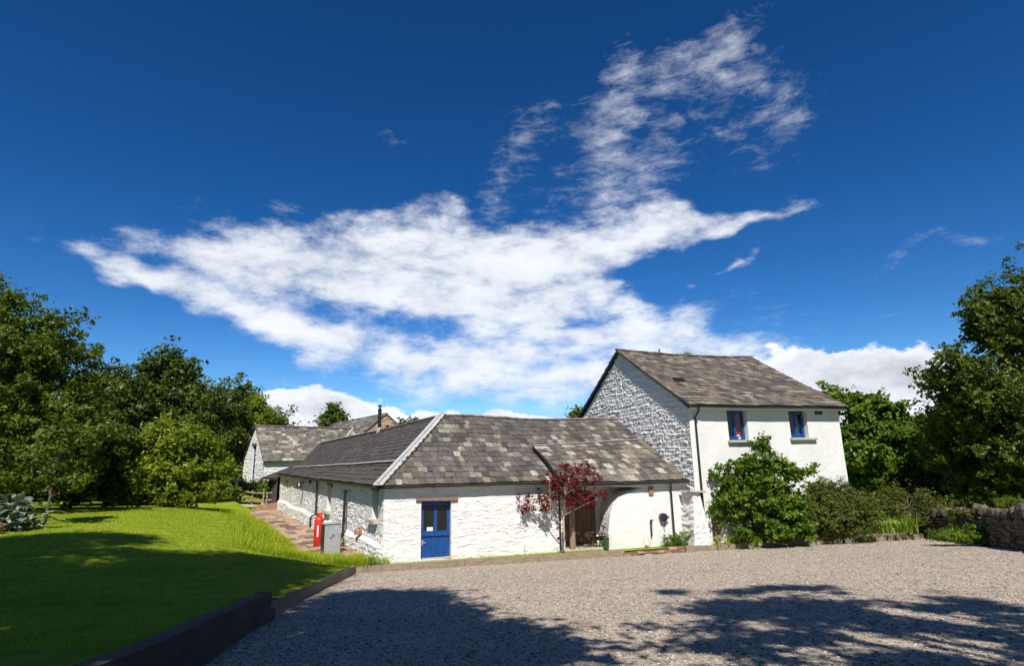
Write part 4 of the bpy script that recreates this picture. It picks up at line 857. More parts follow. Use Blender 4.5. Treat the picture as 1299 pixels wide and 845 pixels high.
strip_along('verge_board', vg, [(HD * 0.01, HD * 0.06) for _ in vg], 0.035, M['brownwood'], house)
MB().tube([hp(0.22, -0.42, 5.38), hp(0.22, -0.40, 5.25), hp(0.24, -0.09, 4.98), hp(0.24, -0.09, -0.1)], 0.045, 8).build('downpipe', M['black'], house)
for nm, a, b, z0, z1, cur in (('window', 1.93, 2.95, 4.02, 5.30, True), ('window', 5.27, 6.28, 4.10, 5.30, False)):
    wd = MB().obox(hp((a + b) / 2, 0.24, z0 + 0.05), HD * (b - a) / 2, HG * 0.035, (0, 0, 0.05)).obox(hp((a + b) / 2, 0.24, z1 - 0.04), HD * (b - a) / 2, HG * 0.035, (0, 0, 0.04)) \
        .obox(hp(a + 0.04, 0.24, (z0 + z1) / 2), HD * 0.04, HG * 0.034, (0, 0, (z1 - z0) / 2 - .01)).obox(hp(b - 0.04, 0.24, (z0 + z1) / 2), HD * 0.04, HG * 0.034, (0, 0, (z1 - z0) / 2 - .01)).build(nm, M['blue'], house)
    mid = (a + b) / 2
    for x0, x1 in ((a + 0.08, mid - 0.002), (mid + 0.002, b - 0.08)):
        cs = MB()
        for xx0 in (x0, x1 - 0.06): cs.obox(hp(xx0 + 0.03, 0.21, (z0 + z1) / 2), HD * 0.03, HG * 0.02, (0, 0, (z1 - z0) / 2 - 0.085))
        for zz in (z0 + 0.14, z1 - 0.115): cs.obox(hp((x0 + x1) / 2, 0.21, zz), HD * ((x1 - x0) / 2 - 0.061), HG * 0.019, (0, 0, 0.035))
        cs = cs.build('casement', M['blue'], wd)
        MB().obox(hp((x0 + x1) / 2, 0.215, (z0 + z1) / 2), HD * ((x1 - x0) / 2 - 0.055), HG * 0.003, (0, 0, (z1 - z0) / 2 - 0.12)).build('pane', M['glass'], wd)
    MB().obox(hp(mid + 0.12, -0.03, z0 - 0.05), HD * ((b - a) / 2 + 0.22), HG * 0.13, (0, 0, 0.05)).build('sill', M['sill'], wd, bevel=0.008)
    if cur:
        cu = []; 
        for i in range(25): x = mid + 0.06 + 0.42 * i / 24; y = 0.36 + 0.03 * sin(i * 1.3); cu += [hp(x, y, z0 + 0.05), hp(x, y, z1)]
        npobj('curtain', cu, [(2 * i, 2 * i + 2, 2 * i + 3, 2 * i + 1) for i in range(24)], M['cloth'], wd, smooth=True)
        MB().lathe(hp(mid + 0.20, 0.33, z0 + 0.02), [(0.10, 0), (0.15, 0.06), (0.14, 0.14), (0.08, 0.20), (0.01, 0.22)], 12).build('cushion', M['linen'], wd, smooth=True)
    else:
        cu = []
        for i in range(15): x = mid + 0.08 + 0.30 * i / 14; y = 0.40 + 0.02 * sin(i * 1.1); cu += [hp(x, y, z0 + 0.05), hp(x, y, z1)]
        npobj('curtain', cu, [(2 * i, 2 * i + 2, 2 * i + 3, 2 * i + 1) for i in range(14)], M['sill'], wd, smooth=True)
        MB().lathe(hp(a + 0.30, 0.38, z0 + 0.02), [(0.07, 0), (0.09, 0.2), (0.05, 0.3), (0.11, 0.42), (0.10, 0.52), (0.02, 0.58)], 10).build('ornament', M['planter'], wd, smooth=True)
MB().obox(hp(7.0, -0.02, 5.22), HD * 0.20, HG * 0.03, (0, 0, 0.075)).build('air_vent', M['darksteel'], house)
ld = MB().obox(hp(0.885, 0.16, 0.7), HD * 0.26, HG * 0.03, (0, 0, 0.71)).build('side_door', M['door'], house)
for k in range(3): MB().obox(hp(0.71 + 0.175 * k, 0.12, 0.7), HD * 0.08, HG * 0.012, (0, 0, 0.69)).build('plank', M['oak'], ld)
# sloping buttress with a stone cap at the near corner
bt = []
prof = [(-1.0, -0.25), (-0.98, 0.3), (-0.72, 1.98), (0.05, 2.0), (0.25, 1.6), (0.50, -0.25)]
front, back = [], []
nz_ = 26; nx_ = 22; Vb = []
def bw(z): return np.interp(z, [-0.25, 1.98], [-0.50, -0.30]), np.interp(z, [-0.25, 1.98], [0.36, -0.02]), np.interp(z, [-0.25, 1.98], [-0.36, -0.26])
G = []
for i in range(nz_):
    z = -0.25 + 2.23 * i / (nz_ - 1); x0, x1, yf = bw(z); row = []
    for k in range(nx_):                       # left face (back to front), then front face, then right face
        if k < 8: u, v = x0, 0.6 + (yf - 0.6) * k / 7
        elif k < 16: u, v = x0 + (x1 - x0) * (k - 7) / 8, yf
        else: u, v = x1, yf + (0.1 - yf) * (k - 15) / 6
        rb = float(rubble(np.array([[k * 0.13 + 0.3]]), np.array([[z]]), 52, 0.06, 0.12, 0.26)[0, 0]); pu = 1.0
        row.append(hp(u - (rb if k < 8 else 0), v - (rb * .6 if 7 <= k < 16 else 0), z))
    G += row
Fb = [(i * nx_ + k, i * nx_ + k + 1, (i + 1) * nx_ + k + 1, (i + 1) * nx_ + k) for i in range(nz_ - 1) for k in range(nx_ - 1)]
npobj('buttress', G, Fb, M['lime'], house)
MB().obox(hp(-0.16, -0.05, 2.02), HD * 0.36 + np.array([0, 0, -.03]), HG * 0.36, (0, 0, 0.035), 0.015).build('buttress_cap', M['sill'], house)
# ------------------------------------------------------------------ buildings behind
K = at(335, 585, 52); gd = np.array([-sin(radians(40)), cos(radians(40)), 0]); fd = np.array([cos(radians(40)), sin(radians(40)), 0])
zb = at(333, 622, 52)[2]; ze = K[2]; wG = 6.2; LC = 13.0
za_ = at(326, 541.5, 54.4)[2]
cot = thing('cottage', (K[0], K[1], zb), 'white cottage with grey slate roof and tall narrow blue gable window behind the barn', 'cottage')
Kc = np.array([K[0], K[1], 0.0])
def cp(s, t, z): return Kc + fd * s + gd * t + np.array([0, 0, z])
def gt(u): return ze + (min(u, wG - u)) / (wG / 2) * (za_ - ze)
heightwall('gable_wall', cp(0, 0, 0), gd, -fd, wG, gt, 0.10, lambda U, Z: rubble(U, Z, 71, 0.05, 0.13, .3), M['lime'], cot, zb - 0.3, [(2.6, 3.6, zb + 0.6, za_ - 1.75, 0.25, False)], ztop=za_)
heightwall('wall', cp(0, 0, 0), fd, -gd, LC, lambda u: ze, 0.12, lambda U, Z: rubble(U, Z, 72, 0.03, 0.13, .3), M['lime'], cot, zb - 0.3)
npobj('rear_wall', [cp(0, wG, zb), cp(LC, wG, zb), cp(LC, wG, ze), cp(0, wG, ze)], [(0, 1, 2, 3)], M['lime'], cot)
npobj('gable_wall', [cp(LC, 0, zb), cp(LC, wG, zb), cp(LC, wG, ze), cp(LC, wG / 2, za_), cp(LC, 0, ze)], [(0, 1, 2, 3, 4)], M['lime'], cot)
wz0, wz1 = zb + 0.6, za_ - 1.75; wm_ = (wz0 + wz1) / 2
wd = MB().obox(cp(0.2, 3.1, wm_), fd * 0.02, gd * 0.48, (0, 0, (wz1 - wz0) / 2)).build('window', dark_pane, cot)
for t in (2.66, 3.1, 3.54): MB().obox(cp(0.16, t, wm_), fd * 0.03, gd * 0.06, (0, 0, (wz1 - wz0) / 2 - .004)).build('mullion', M['blue'], wd)
for k in range(4): MB().obox(cp(0.155, 3.1, wz0 + 0.06 + (wz1 - wz0 - .12) * k / 3), fd * 0.031, gd * 0.46, (0, 0, 0.055)).build('rail', M['blue'], wd)
MB().obox(cp(-0.05, 3.1, wz1 + 0.12), fd * 0.06, gd * 0.7, (0, 0, 0.09)).build('lintel', M['lintel'], cot)
def Pc(u, v): p = lerp(lerp(cp(-0.15, -0.3, ze - .05), cp(LC, -0.3, ze - .05), u), lerp(cp(-0.15, wG / 2, za_ + .1), cp(LC, wG / 2, za_ - .02), u), v); p[2] += -0.08 * sin(pi * u) * v; return p
def Pcr(u, v): return lerp(lerp(cp(LC, wG + .3, ze - .05), cp(-.15, wG + .3, ze - .05), u), lerp(cp(LC, wG / 2, za_ - .02), cp(-0.15, wG / 2, za_ + .1), u), v)
vc = slate_variants(20, 0.25, 0.80, 0.0, 0.02, 0.16)
rc = roof_deck('roof', Pc, cot, 6, 3); roof_deck('roof', Pcr, cot, 4, 2)
build_slates([slate_list(Pc, 14, 0.45, vc, 31)], [rc], cot, 200); ridge_tiles(rc, [Pc(0, 1), Pc(1, 1)], 0.5, 0.13)
MB().tube([Pc(0.62, .55) + [0, 0, 0.08], Pc(0.75, 1.0) + [0, 0, 0.08]], 0.10, 6).build('valley_lead', M['lead'], rc)
# the tall stone barn beyond
A1 = at(490.5, 525, 60); A2 = at(392, 544, 83); rd = (A2 - A1) * [1, 1, 0]; RL = np.linalg.norm(rd); rd /= RL; pd = np.array([rd[1], -rd[0], 0])  # pd to the right
pd = pd if pd[0] > 0 else -pd
sb = thing('stone_barn', (A1[0], A1[1], 0.5), 'pinkish stone barn gable with slit opening rising behind the ridge of the low barn', 'barn')
Bc = np.array([A1[0], A1[1], 0.0]); zr = A1[2]; hwid, zev = 3.6, A1[2] - 3.0
def sp_(s, t, z): return Bc + rd * s + pd * t + np.array([0, 0, z])
rel_sb = lambda U, Z: rubble(U, Z, 81, 0.06, 0.16, .4)
def sbt(u): return zev + min(u, 2 * hwid - u) / hwid * (zr - zev - .1)
gw = heightwall('gable_wall', sp_(0, -hwid, 0), pd, -rd, 2 * hwid, sbt, 0.09, rel_sb, M['barnstone'], sb, 0.3, [(hwid - .05, hwid + .30, zr - 2.0, zr - 1.2, 0.3, False)], ztop=zr)
ca = gw.data.color_attributes.new('tint', 'FLOAT_COLOR', 'POINT'); cc = np.zeros((len(gw.data.vertices), 3), np.float32); gw.data.vertices.foreach_get('co', cc.reshape(-1))
tv = h2(np.floor(cc[:, 0] * 2.6 + cc[:, 1] * .6), np.floor(cc[:, 2] * 6), 3).astype(np.float32); ca.data.foreach_set('color', np.stack([tv, tv, tv, tv * 0 + 1], -1).ravel())
MB().obox(sp_(0.2, .12, zr - 1.6), rd * .02, pd * .16, (0, 0, .38)).build('slit_window', M['terracotta'], sb)
npobj('wall', [sp_(0, -hwid, 0), sp_(RL, -hwid, 0), sp_(RL, -hwid, zev), sp_(0, -hwid, zev)], [(0, 1, 2, 3)], M['sandwall'], sb)
npobj('wall', [sp_(0, hwid, 0), sp_(RL, hwid, 0), sp_(RL, hwid, zev), sp_(0, hwid, zev)], [(3, 2, 1, 0)], M['sandwall'], sb)
def Pl(u, v): return lerp(lerp(sp_(RL, -hwid - .3, zev - .2), sp_(-.12, -hwid - .3, zev - .2), u), lerp(sp_(RL, 0, A2[2] - A1[2] + zr), sp_(-.12, 0, zr + .05), u), v)
def Pr_(u, v): return lerp(lerp(sp_(-.12, hwid + .3, zev - .2), sp_(RL, hwid + .3, zev - .2), u), lerp(sp_(-.12, 0, zr + .05), sp_(RL, 0, A2[2]), u), v)
vs_ = slate_variants(20, 0.2, 0.8, 0.15, 0.10, 0.2)
r1 = roof_deck('roof', Pl, sb, 6, 3); r2 = roof_deck('roof', Pr_, sb, 4, 2, 0.03, 0.1); build_slates([slate_list(Pl, 13, .5, vs_, 41)], [r1], sb, 0)
ridge_tiles(r1, [Pl(1, 1), Pl(0.02, 1)], 0.6, 0.12)

# ------------------------------------------------------------------ leaves
def leafmesh(C, D, size, width, up=0.45, jit=0.9, fold=0.0):
    """C centres, D outward directions; each leaf is a pointed quad with a crease"""
    n = len(C); nrm = D + RNG.normal(0, jit, (n, 3)) + [0, 0, up]; nrm /= np.linalg.norm(nrm, axis=1, keepdims=True)
    a = np.cross(nrm, RNG.normal(0, 1, (n, 3))); a /= np.linalg.norm(a, axis=1, keepdims=True) + 1e-9; b = np.cross(nrm, a)
    s = (size * RNG.uniform(0.45, 1.55, n))[:, None]; w = s * width * RNG.uniform(.8, 1.2, (n, 1))
    V = np.stack([C - a * s * .5, C - a * s * .05 + b * w * .5 + nrm * s * .10, C + a * s * .5 - nrm * s * .06, C - a * s * .05 - b * w * .5 + nrm * s * .10], 1)
    return V.reshape(-1, 3), np.arange(4 * n).reshape(n, 4)
def crown_points(lobes, n, shell=0.55):
    """clump centres spread through the ellipsoid lobes (x,y,z,rx,ry,rz)"""
    L = np.array(lobes, float); vol = (L[:, 3] * L[:, 4] * L[:, 5]) ** (2 / 3.0); k = RNG.choice(len(L), n, p=vol / vol.sum())
    d = RNG.normal(0, 1, (n, 3)); d /= np.linalg.norm(d, axis=1, keepdims=True); r = (shell + (1 - shell) * RNG.random(n)) ** 0.8 * RNG.uniform(.70, 1.10, n)
    return L[k, :3] + d * r[:, None] * L[k, 3:], d
def foliage(name, parent, lobes, clumps, per, spread, leaf, material, width=0.55, shell=0.45, up=0.45, droop=0.0, zmin=None, extra=None, cvar=0.55, loc=None, gap=0.0, spray=1.0):
    C, D = crown_points(lobes, clumps, shell)
    if gap:                                        # open pockets in the crown
        f = gap; g = vn(C[:, 0] * f + C[:, 2] * f * .6, C[:, 1] * f - C[:, 2] * f * .8, 7) * .6 + vn(C[:, 0] * f * 2.1 - C[:, 2] * f, C[:, 2] * f * 1.9 + C[:, 1] * f, 8) * .4
        q = g > np.quantile(g, .26); C, D = C[q], D[q]
    m_ = len(C); tone = np.clip(RNG.normal(0.45, 0.28, m_), 0, 1)
    ax = D * .8 + RNG.normal(0, .55, (m_, 3)) + [0, 0, .15 - droop]; ax /= np.linalg.norm(ax, axis=1, keepdims=True)
    big = RNG.uniform(.55, 1.45, (m_, 1, 1)) * spread; t = RNG.random((m_, per, 1))
    off = ax[:, None] * (t - .35) * big * 2.6 * spray + RNG.normal(0, 1, (m_, per, 3)) * [1, 1, .55] * big * (.30 + .45 * (1 - t))
    P = (C[:, None] + off).reshape(-1, 3); DD = np.repeat(D, per, 0); T = np.clip(np.repeat(tone, per) * cvar + RNG.random(m_ * per) * (1 - cvar), 0, 1)
    if zmin is not None: q = P[:, 2] > zmin; P, DD, T = P[q], DD[q], T[q]
    V, F = leafmesh(P, DD, leaf, width, up)
    return npobj(name, V, F, material, parent, np.repeat(T[:, None], 4, 0), loc=loc), C
def limbs(base, C, r0, material, parent, n=10, fork=0.35, lean=(0, 0), top=None, name='trunk'):
    mb = MB(); base = np.array(base, float); cen = C.mean(0); topz = C[:, 2].max() if top is None else top; H_ = topz - base[2]
    tp = np.array([base[0] * .4 + cen[0] * .6 + lean[0], base[1] * .4 + cen[1] * .6 + lean[1], base[2] + H_ * 0.72])
    pts = [base, lerp(base, tp, fork * .5) + RNG.normal(0, .04, 3) * [1, 1, 0] * H_ * .1, lerp(base, tp, fork + .15), lerp(base, tp, .8), tp]; pts[0] = base - [0, 0, 0.15]
    mb.tube(pts, [r0 * 1.25, r0, r0 * .75, r0 * .42, r0 * .15], 8)
    sel = C[RNG.choice(len(C), min(n, len(C)), replace=False)]
    for c in sel:
        t = np.clip((c[2] - base[2]) / H_ * .75, fork, .9); s_ = lerp(base, tp, t - .12 if t > fork + .12 else fork)
        mid = lerp(s_, c, .5) + RNG.normal(0, .08, 3) * np.linalg.norm(c - s_) + [0, 0, 0.06 * np.linalg.norm(c - s_)]
        rr = r0 * .42 * (1 - t * .5); mb.tube([s_, mid, c], [rr, rr * .6, rr * .15], 5, False)
    return mb.build(name, material, parent, smooth=True)
def tree(name, label, cat, group, px, base_py, Y, lobes_px, clumps, per, spread, leaf, material, r0=0.25, bark=None, n=10, zmin=None, width=.55, shell=.45, base=None, depth=1.0, up=.45, droop=0.0, fork=.35, cvar=.55, gap=None):
    """lobes given as photograph pixel centres and radii at distance Y (+ own offset)"""
    b = at(px, base_py, Y) if base is None else np.array(base, float)
    t = thing(name, b, label, cat, group); lobes = []
    for (lx, ly, rx, rz, dy) in lobes_px:
        c = at(lx, ly, Y + dy); k = (Y + dy) / FPX * 1.05; lobes.append((*c, rx * k, (rx + rz) / 2 * k * depth, rz * k))
    fo, C = foliage('crown', t, lobes, int(clumps * 1.3), per, spread, leaf, material, width, shell, up, droop, zmin, cvar=cvar, gap=(.55 / spread * .42) if gap is None else gap)
    if r0: limbs(b, C, r0, bark or M['barkbrown'], t, n, fork)
    return t, lobes
GT = 'trees at the edge of the lawn'
tree('broadleaf_tree', 'tallest dark green tree at the far left rising above the lawn', 'tree', GT, 20, 660, 25, [(20, 455, 90, 75, 0), (70, 480, 62, 80, 1), (-60, 470, 110, 110, 0), (85, 560, 55, 70, 0), (10, 570, 80, 70, 0), (45, 420, 50, 44, -1), (105, 520, 28, 40, 0), (-20, 385, 60, 36, 0)],
     900, 60, 0.34, 0.19, M['leafmid'], 0.4, n=26, depth=.9, base=(-23.5, 26.5, 1.4))
tree('broadleaf_tree', 'round-topped dark green tree behind the bushy yellow-green apple tree', 'tree', GT, 212, 640, 41, [(215, 505, 48, 46, 0), (195, 538, 58, 54, 0), (240, 540, 45, 60, 0), (170, 520, 45, 40, 1), (215, 470, 36, 26, 0), (215, 590, 70, 50, 1)],
     620, 60, 0.5, 0.30, M['leafdark'], 0.4, n=14)
tree('broadleaf_tree', 'dark tree between the tallest left tree and the round-topped tree', 'tree', GT, 140, 640, 36, [(150, 530, 42, 52, 1), (130, 500, 34, 30, 1), (140, 575, 60, 56, 1), (110, 600, 60, 40, 2), (160, 490, 20, 18, 0)],
     480, 60, 0.45, 0.27, M['leafdark'], 0.35, n=12)
tree('broadleaf_tree', 'dark tree rising behind the thin pale-trunked tree left of the white cottage', 'tree', GT, 285, 640, 60, [(290, 520, 36, 38, 0), (315, 540, 34, 30, 2), (275, 560, 40, 50, 0), (350, 545, 25, 18, 4), (280, 595, 30, 36, 0)],
     420, 55, 0.7, 0.40, M['leafdark'], 0.4, n=10)
tree('slender_tree', 'thin pale-trunked tree leaning beside the white cottage gable', 'tree', GT, 296, 622, 60, [(310, 522, 22, 20, 0), (335, 530, 22, 12, 0), (300, 550, 12, 20, 0), (320, 508, 14, 10, 0)],
     130, 40, 0.5, 0.26, M['leaflime'], 0.2, M['barkpale'], n=16, base=(*at(291, 620, 60)[:2], 0.9), fork=.3)
tree('apple_tree', 'bushy round yellow-green apple tree at the lawn crest', 'tree', GT, 210, 640, 31.5, [(205, 572, 52, 34, 0), (165, 592, 46, 34, 0), (246, 595, 38, 36, 0), (210, 612, 74, 26, -.5), (230, 555, 30, 22, 0), (145, 605, 28, 26, 0), (268, 612, 18, 22, 0)],
     640, 60, 0.32, 0.20, M['leaflime'], 0.16, n=18, shell=.6, base=(*at(212, 636, 31.5)[:2], 1.0))
tree('small_tree', 'slim young tree with ragged upright branches beside the glaucous plant', 'tree', GT, 62, 645, 20.5, [(80, 575, 14, 34, 0), (92, 610, 18, 16, 0), (68, 600, 14, 22, 0), (76, 550, 8, 16, 0), (58, 575, 8, 14, 0)],
     110, 30, 0.17, 0.13, M['leafmid'], 0.05, n=18, base=(*at(60, 642, 20.5)[:2], float(zl(*at(60, 642, 20.5)[:2]))), shell=.1)
tree('distant_tree', 'small tree top showing above the cottage roof beside the dark flue', 'tree', 'tree tops beyond the roofs', 428, 560, 75, [(428, 524, 17, 9, 0), (415, 536, 14, 9, 0), (440, 530, 10, 7, 0)], 60, 40, 0.6, 0.4, M['leafmid'], 0.3, n=6, base=(*at(428, 560, 75)[:2], 1))
tree('distant_tree', 'tiny tree tuft above the low barn ridge just left of the hip', 'tree', 'tree tops beyond the roofs', 520, 560, 80, [(518, 538, 12, 7, 0), (530, 536, 7, 5, 0)], 30, 40, 0.5, 0.36, M['leafmid'], 0.2, n=4, base=(*at(520, 560, 80)[:2], 1))
tree('distant_tree', 'leafy twigs of a tree showing between the barn ridge and the tall gable', 'tree', 'tree tops beyond the roofs', 733, 560, 46, [(730, 530, 14, 9, 0), (738, 522, 8, 6, 0)], 40, 30, 0.35, 0.26, M['leafmid'], 0.15, n=6, base=(*at(735, 560, 46)[:2], .5))
GR = 'trees on the right beyond the stone wall'
tree('drooping_tree', 'fresh green tree with drooping branches right behind the house corner', 'tree', GR, 1110, 660, 34, [(1105, 555, 50, 42, 0), (1080, 580, 44, 50, 0), (1140, 575, 44, 46, 0), (1085, 515, 30, 16, 0), (1120, 520, 36, 18, 0), (1060, 500, 18, 8, 0), (1110, 615, 60, 30, 0), (1160, 545, 20, 16, 0)],
     560, 60, 0.36, 0.26, M['leafapple'], 0.25, n=18, droop=.25, base=(*at(1110, 650, 34)[:2], 0.2))
tree('broadleaf_tree', 'big dark tree overhanging the right edge above the dry stone wall', 'tree', GR, 1330, 660, 25, [(1290, 400, 60, 50, 0), (1240, 480, 58, 50, 0), (1290, 520, 90, 90, 0), (1260, 410, 44, 40, 0), (1215, 440, 30, 22, -1), (1330, 420, 90, 100, 1), (1240, 560, 60, 60, 1), (1290, 350, 40, 34, 0), (1200, 480, 22, 18, 0), (1310, 610, 90, 60, 1)],
     1250, 60, 0.33, 0.20, M['leafdark'], 0.4, n=30, base=(24.5, 26.0, 0.6))
tree('broadleaf_tree', 'dark shaded tree filling the gap between the drooping tree and the big right tree', 'tree', GR, 1190, 660, 37, [(1185, 580, 44, 44, 0), (1215, 560, 40, 36, 1), (1170, 610, 50, 36, 0), (1240, 600, 70, 50, 2), (1300, 590, 60, 60, 3)],
     520, 60, 0.45, 0.29, M['leafdark'], 0.35, n=10, base=(*at(1190, 650, 37)[:2], 0.3))
# dark undergrowth closing the view under the trees (nobody could count it)
def under(px0, px1, y0, y1, Y, clumps, material, depth=3.0, leaf=.26):
    lob = []
    for i in range(9):
        px = px0 + (px1 - px0) * (i + .5) / 9; c = at(px, (y0 + y1) / 2 + random.uniform(-8, 8), Y + random.uniform(-.5, 2)); k = Y / FPX
        lob.append((*c, abs(px1 - px0) / 9 * k * 1.1, depth, (y1 - y0) / 2 * k))
    fo, C = foliage('undergrowth', None, lob, clumps, 45, 0.4, leaf, material, shell=.2); fo['kind'] = 'stuff'; return fo
under(-60, 262, 575, 640, 44, 420, M['leafdark'], 3.5, .34); under(-80, 130, 540, 640, 29, 420, M['leafdark'], 2.5, .24)
under(1120, 1420, 585, 650, 33, 460, M['leafdark'], 2.5, .3); under(255, 303, 600, 632, 50, 120, M['leafmid'], 1.2, .25)
wood = []
for i in range(60):
    a = radians(6 * i + random.uniform(-3, 3)); d_ = random.uniform(95, 130); wood.append((d_ * sin(a), d_ * cos(a), random.uniform(2, 4), random.uniform(6, 10), 5, random.uniform(3.0, 5.0)))
fo, C = foliage('far_wood', None, wood, 1500, 34, 1.4, 1.0, M['leafdark'], shell=.3); fo['kind'] = 'stuff'

# ------------------------------------------------------------------ trees behind and above the photographer: they throw the shade
def shade_tree(name, label, base, targets, r0, per=34, spread=.42, leaf=.24):
    t = thing(name, base, label, 'tree', 'tall trees behind the yard'); C = np.array(targets)
    off = RNG.normal(0, 1, (len(C), per, 3)) * spread * [1, 1, .6]; P = (C[:, None] + off).reshape(-1, 3); T = RNG.random(len(P))
    V, F = leafmesh(P, np.tile([[0, 0, 1.0]], (len(P), 1)), leaf, .6); npobj('crown', V, F, M['leafmid'], t, np.repeat(T[:, None], 4, 0))
    limbs(base, C, r0, M['barkbrown'], t, 34, .3)
def shade_pts(poly, n, zf, hmin, edge=None):
    poly = np.array(poly, float); x0, y0 = poly.min(0); x1, y1 = poly.max(0); out = []; tries = 0
    while len(out) < n and tries < n * 40:
        tries += 1; x, y = random.uniform(x0, x1), random.uniform(y0, y1); ins = False; j = len(poly) - 1
        for i in range(len(poly)):
            if (poly[i][1] > y) != (poly[j][1] > y) and x < (poly[j][0] - poly[i][0]) * (y - poly[i][1]) / (poly[j][1] - poly[i][1]) + poly[i][0]: ins = not ins
            j = i
        if not ins: continue
        if edge and random.random() > edge(x, y): continue
        p = np.array([x, y, float(zf(x, y))]); h = max(hmin, 1.02 * y + 1.0) * random.uniform(1.0, 1.18)
        out.append(p + SUN_DIR * h / SUN_DIR[2])
    return out
zgf = lambda x, y: float(zg(x, y)); zlf = lambda x, y: float(zl(np.float64(x), np.float64(y)))
def gpoly(pts, zf): return [atz(px, py, zf)[:2] for px, py in pts]
A_ = gpoly([(446, 752), (545, 752), (560, 768), (600, 790), (650, 795), (690, 812), (735, 838), (620, 900), (250, 900), (345, 800), (400, 765)], zgf)
Bp = gpoly([(0, 684), (90, 677), (170, 680), (185, 688), (120, 697), (240, 706), (300, 702), (420, 718), (400, 730), (340, 757), (130, 830), (0, 840), (-60, 760)], zlf)
def holes(x, y): return 0.15 if vn(np.float64(x * 1.5), np.float64(y * 0.9), 91) > .70 else 1.0
Sp = gpoly([(345, 752), (352, 800), (280, 850), (150, 900), (20, 850), (130, 815)], zgf)
pts = shade_pts(Sp, 260, zgf, 7) + shade_pts(A_, 620, zgf, 8, holes) + shade_pts(Bp, 900, zlf, 8, holes)
pts += [np.array([random.gauss(-7, 4), random.gauss(-7, 3), random.uniform(8, 19)]) for _ in range(250)]
shade_tree('overhanging_tree', 'tall tree behind the lawn whose crown shades the grass and sleepers', (-9.5, -9, 2.2), pts, .45, 30, .36)
Cp = gpoly([(845, 742), (900, 752), (1000, 742), (1120, 752), (1250, 762), (1340, 790), (1340, 900), (1000, 900), (880, 850), (815, 832), (797, 805), (835, 778)], zgf)
def dap(x, y):
    d = np.array([x, y]); g = vn(np.float64(x * 1.0 + y * .5), np.float64(y * 1.5 - x * .35), 55) * .5 + vn(np.float64(x * 2.4 + y), np.float64(y * 3.6 - x * .8), 57) * .5
    rgt = np.clip((x - 2.0) / 7.0, 0, 1) * .26 + np.clip((12.5 - y) / 8, 0, 1) * .15
    return 1.0 if g + rgt > .73 else 0.0
pts = shade_pts(Cp, 640, zgf, 7, dap)
pts += [np.array([random.gauss(7, 4), random.gauss(-8, 3), random.uniform(8, 17)]) for _ in range(200)]
shade_tree('overhanging_tree', 'tall loose-branched tree behind the yard whose twigs dapple the gravel', (9, -9.5, 2.2), pts, .4, 15, .17, .17)

pts = []  # extra unseen crown added to cut the sky fill from behind
while len(pts) < 620:
    p = np.array([random.uniform(-26, 26), random.uniform(-22, -5), random.uniform(2.5, 17)])
    if p[1] + p[2] * .84 < 4.0 and random.random() < .35 + p[2] / 20: pts.append(p)
shade_tree('overhanging_tree', 'broad dense unseen tree added behind the photographer to block sky light', (1, -15, 2.6), pts, .5, 34, .8, .42)
# ------------------------------------------------------------------ shrubs and plants
def gz(x, y): return float(zl(np.float64(x), np.float64(y)))
hpx = lambda px, py, off: at(px, py, off)
tree('apple_bush', 'big spreading green apple bush in front of the house windows', 'bush', None, 972, 690, 23.9, [(965, 585, 26, 20, 0), (940, 605, 34, 26, 0), (985, 605, 34, 26, 0), (960, 640, 50, 34, 0), (1000, 650, 32, 34, 0), (925, 640, 28, 28, 0), (985, 672, 40, 18, -.2), (965, 675, 40, 16, -.2), (1010, 670, 26, 22, -.2), (908, 604, 10, 8, 0), (1026, 596, 10, 4, 0), (1005, 600, 14, 10, 0), (965, 565, 12, 8, 0)],
     640, 40, 0.15, 0.125, M['leafapple'], 0.06, M['barkbrown'], n=26, shell=.35, fork=.12, base=(*(on_k(10.5) + [0, .3]), 0.0), width=.7, zmin=.02, depth=.62)
tree('bronze_shrub', 'dense olive-brown shrub right of the apple bush under the house corner', 'shrub', None, 1062, 690, 24.8, [(1060, 640, 40, 26, 0), (1040, 655, 30, 30, 0), (1085, 652, 30, 30, 0), (1062, 662, 46, 22, -.2), (1050, 622, 26, 12, 0)],
     520, 50, 0.15, 0.085, M['leafbrown'], 0.05, n=20, shell=.5, gap=0, fork=.1, base=(*on_k(13.5), zk(on_k(13.5))), depth=.8, zmin=zk(on_k(13.5)) + .05, cvar=.35)
tree('twiggy_shrub', 'straggly reddish twiggy shrub leaning over the dry stone wall', 'shrub', None, 1150, 668, 26.0, [(1150, 630, 32, 14, 0), (1125, 634, 22, 16, 0), (1180, 638, 24, 14, -.5), (1196, 644, 18, 12, -.8), (1172, 655, 22, 12, -.6), (1140, 645, 24, 14, 0)],
     170, 34, 0.17, 0.085, M['leafbrown'], 0.06, M['barkpale'], n=40, shell=.2, base=(*at(1150, 668, 26)[:2], 0.0), fork=.12)
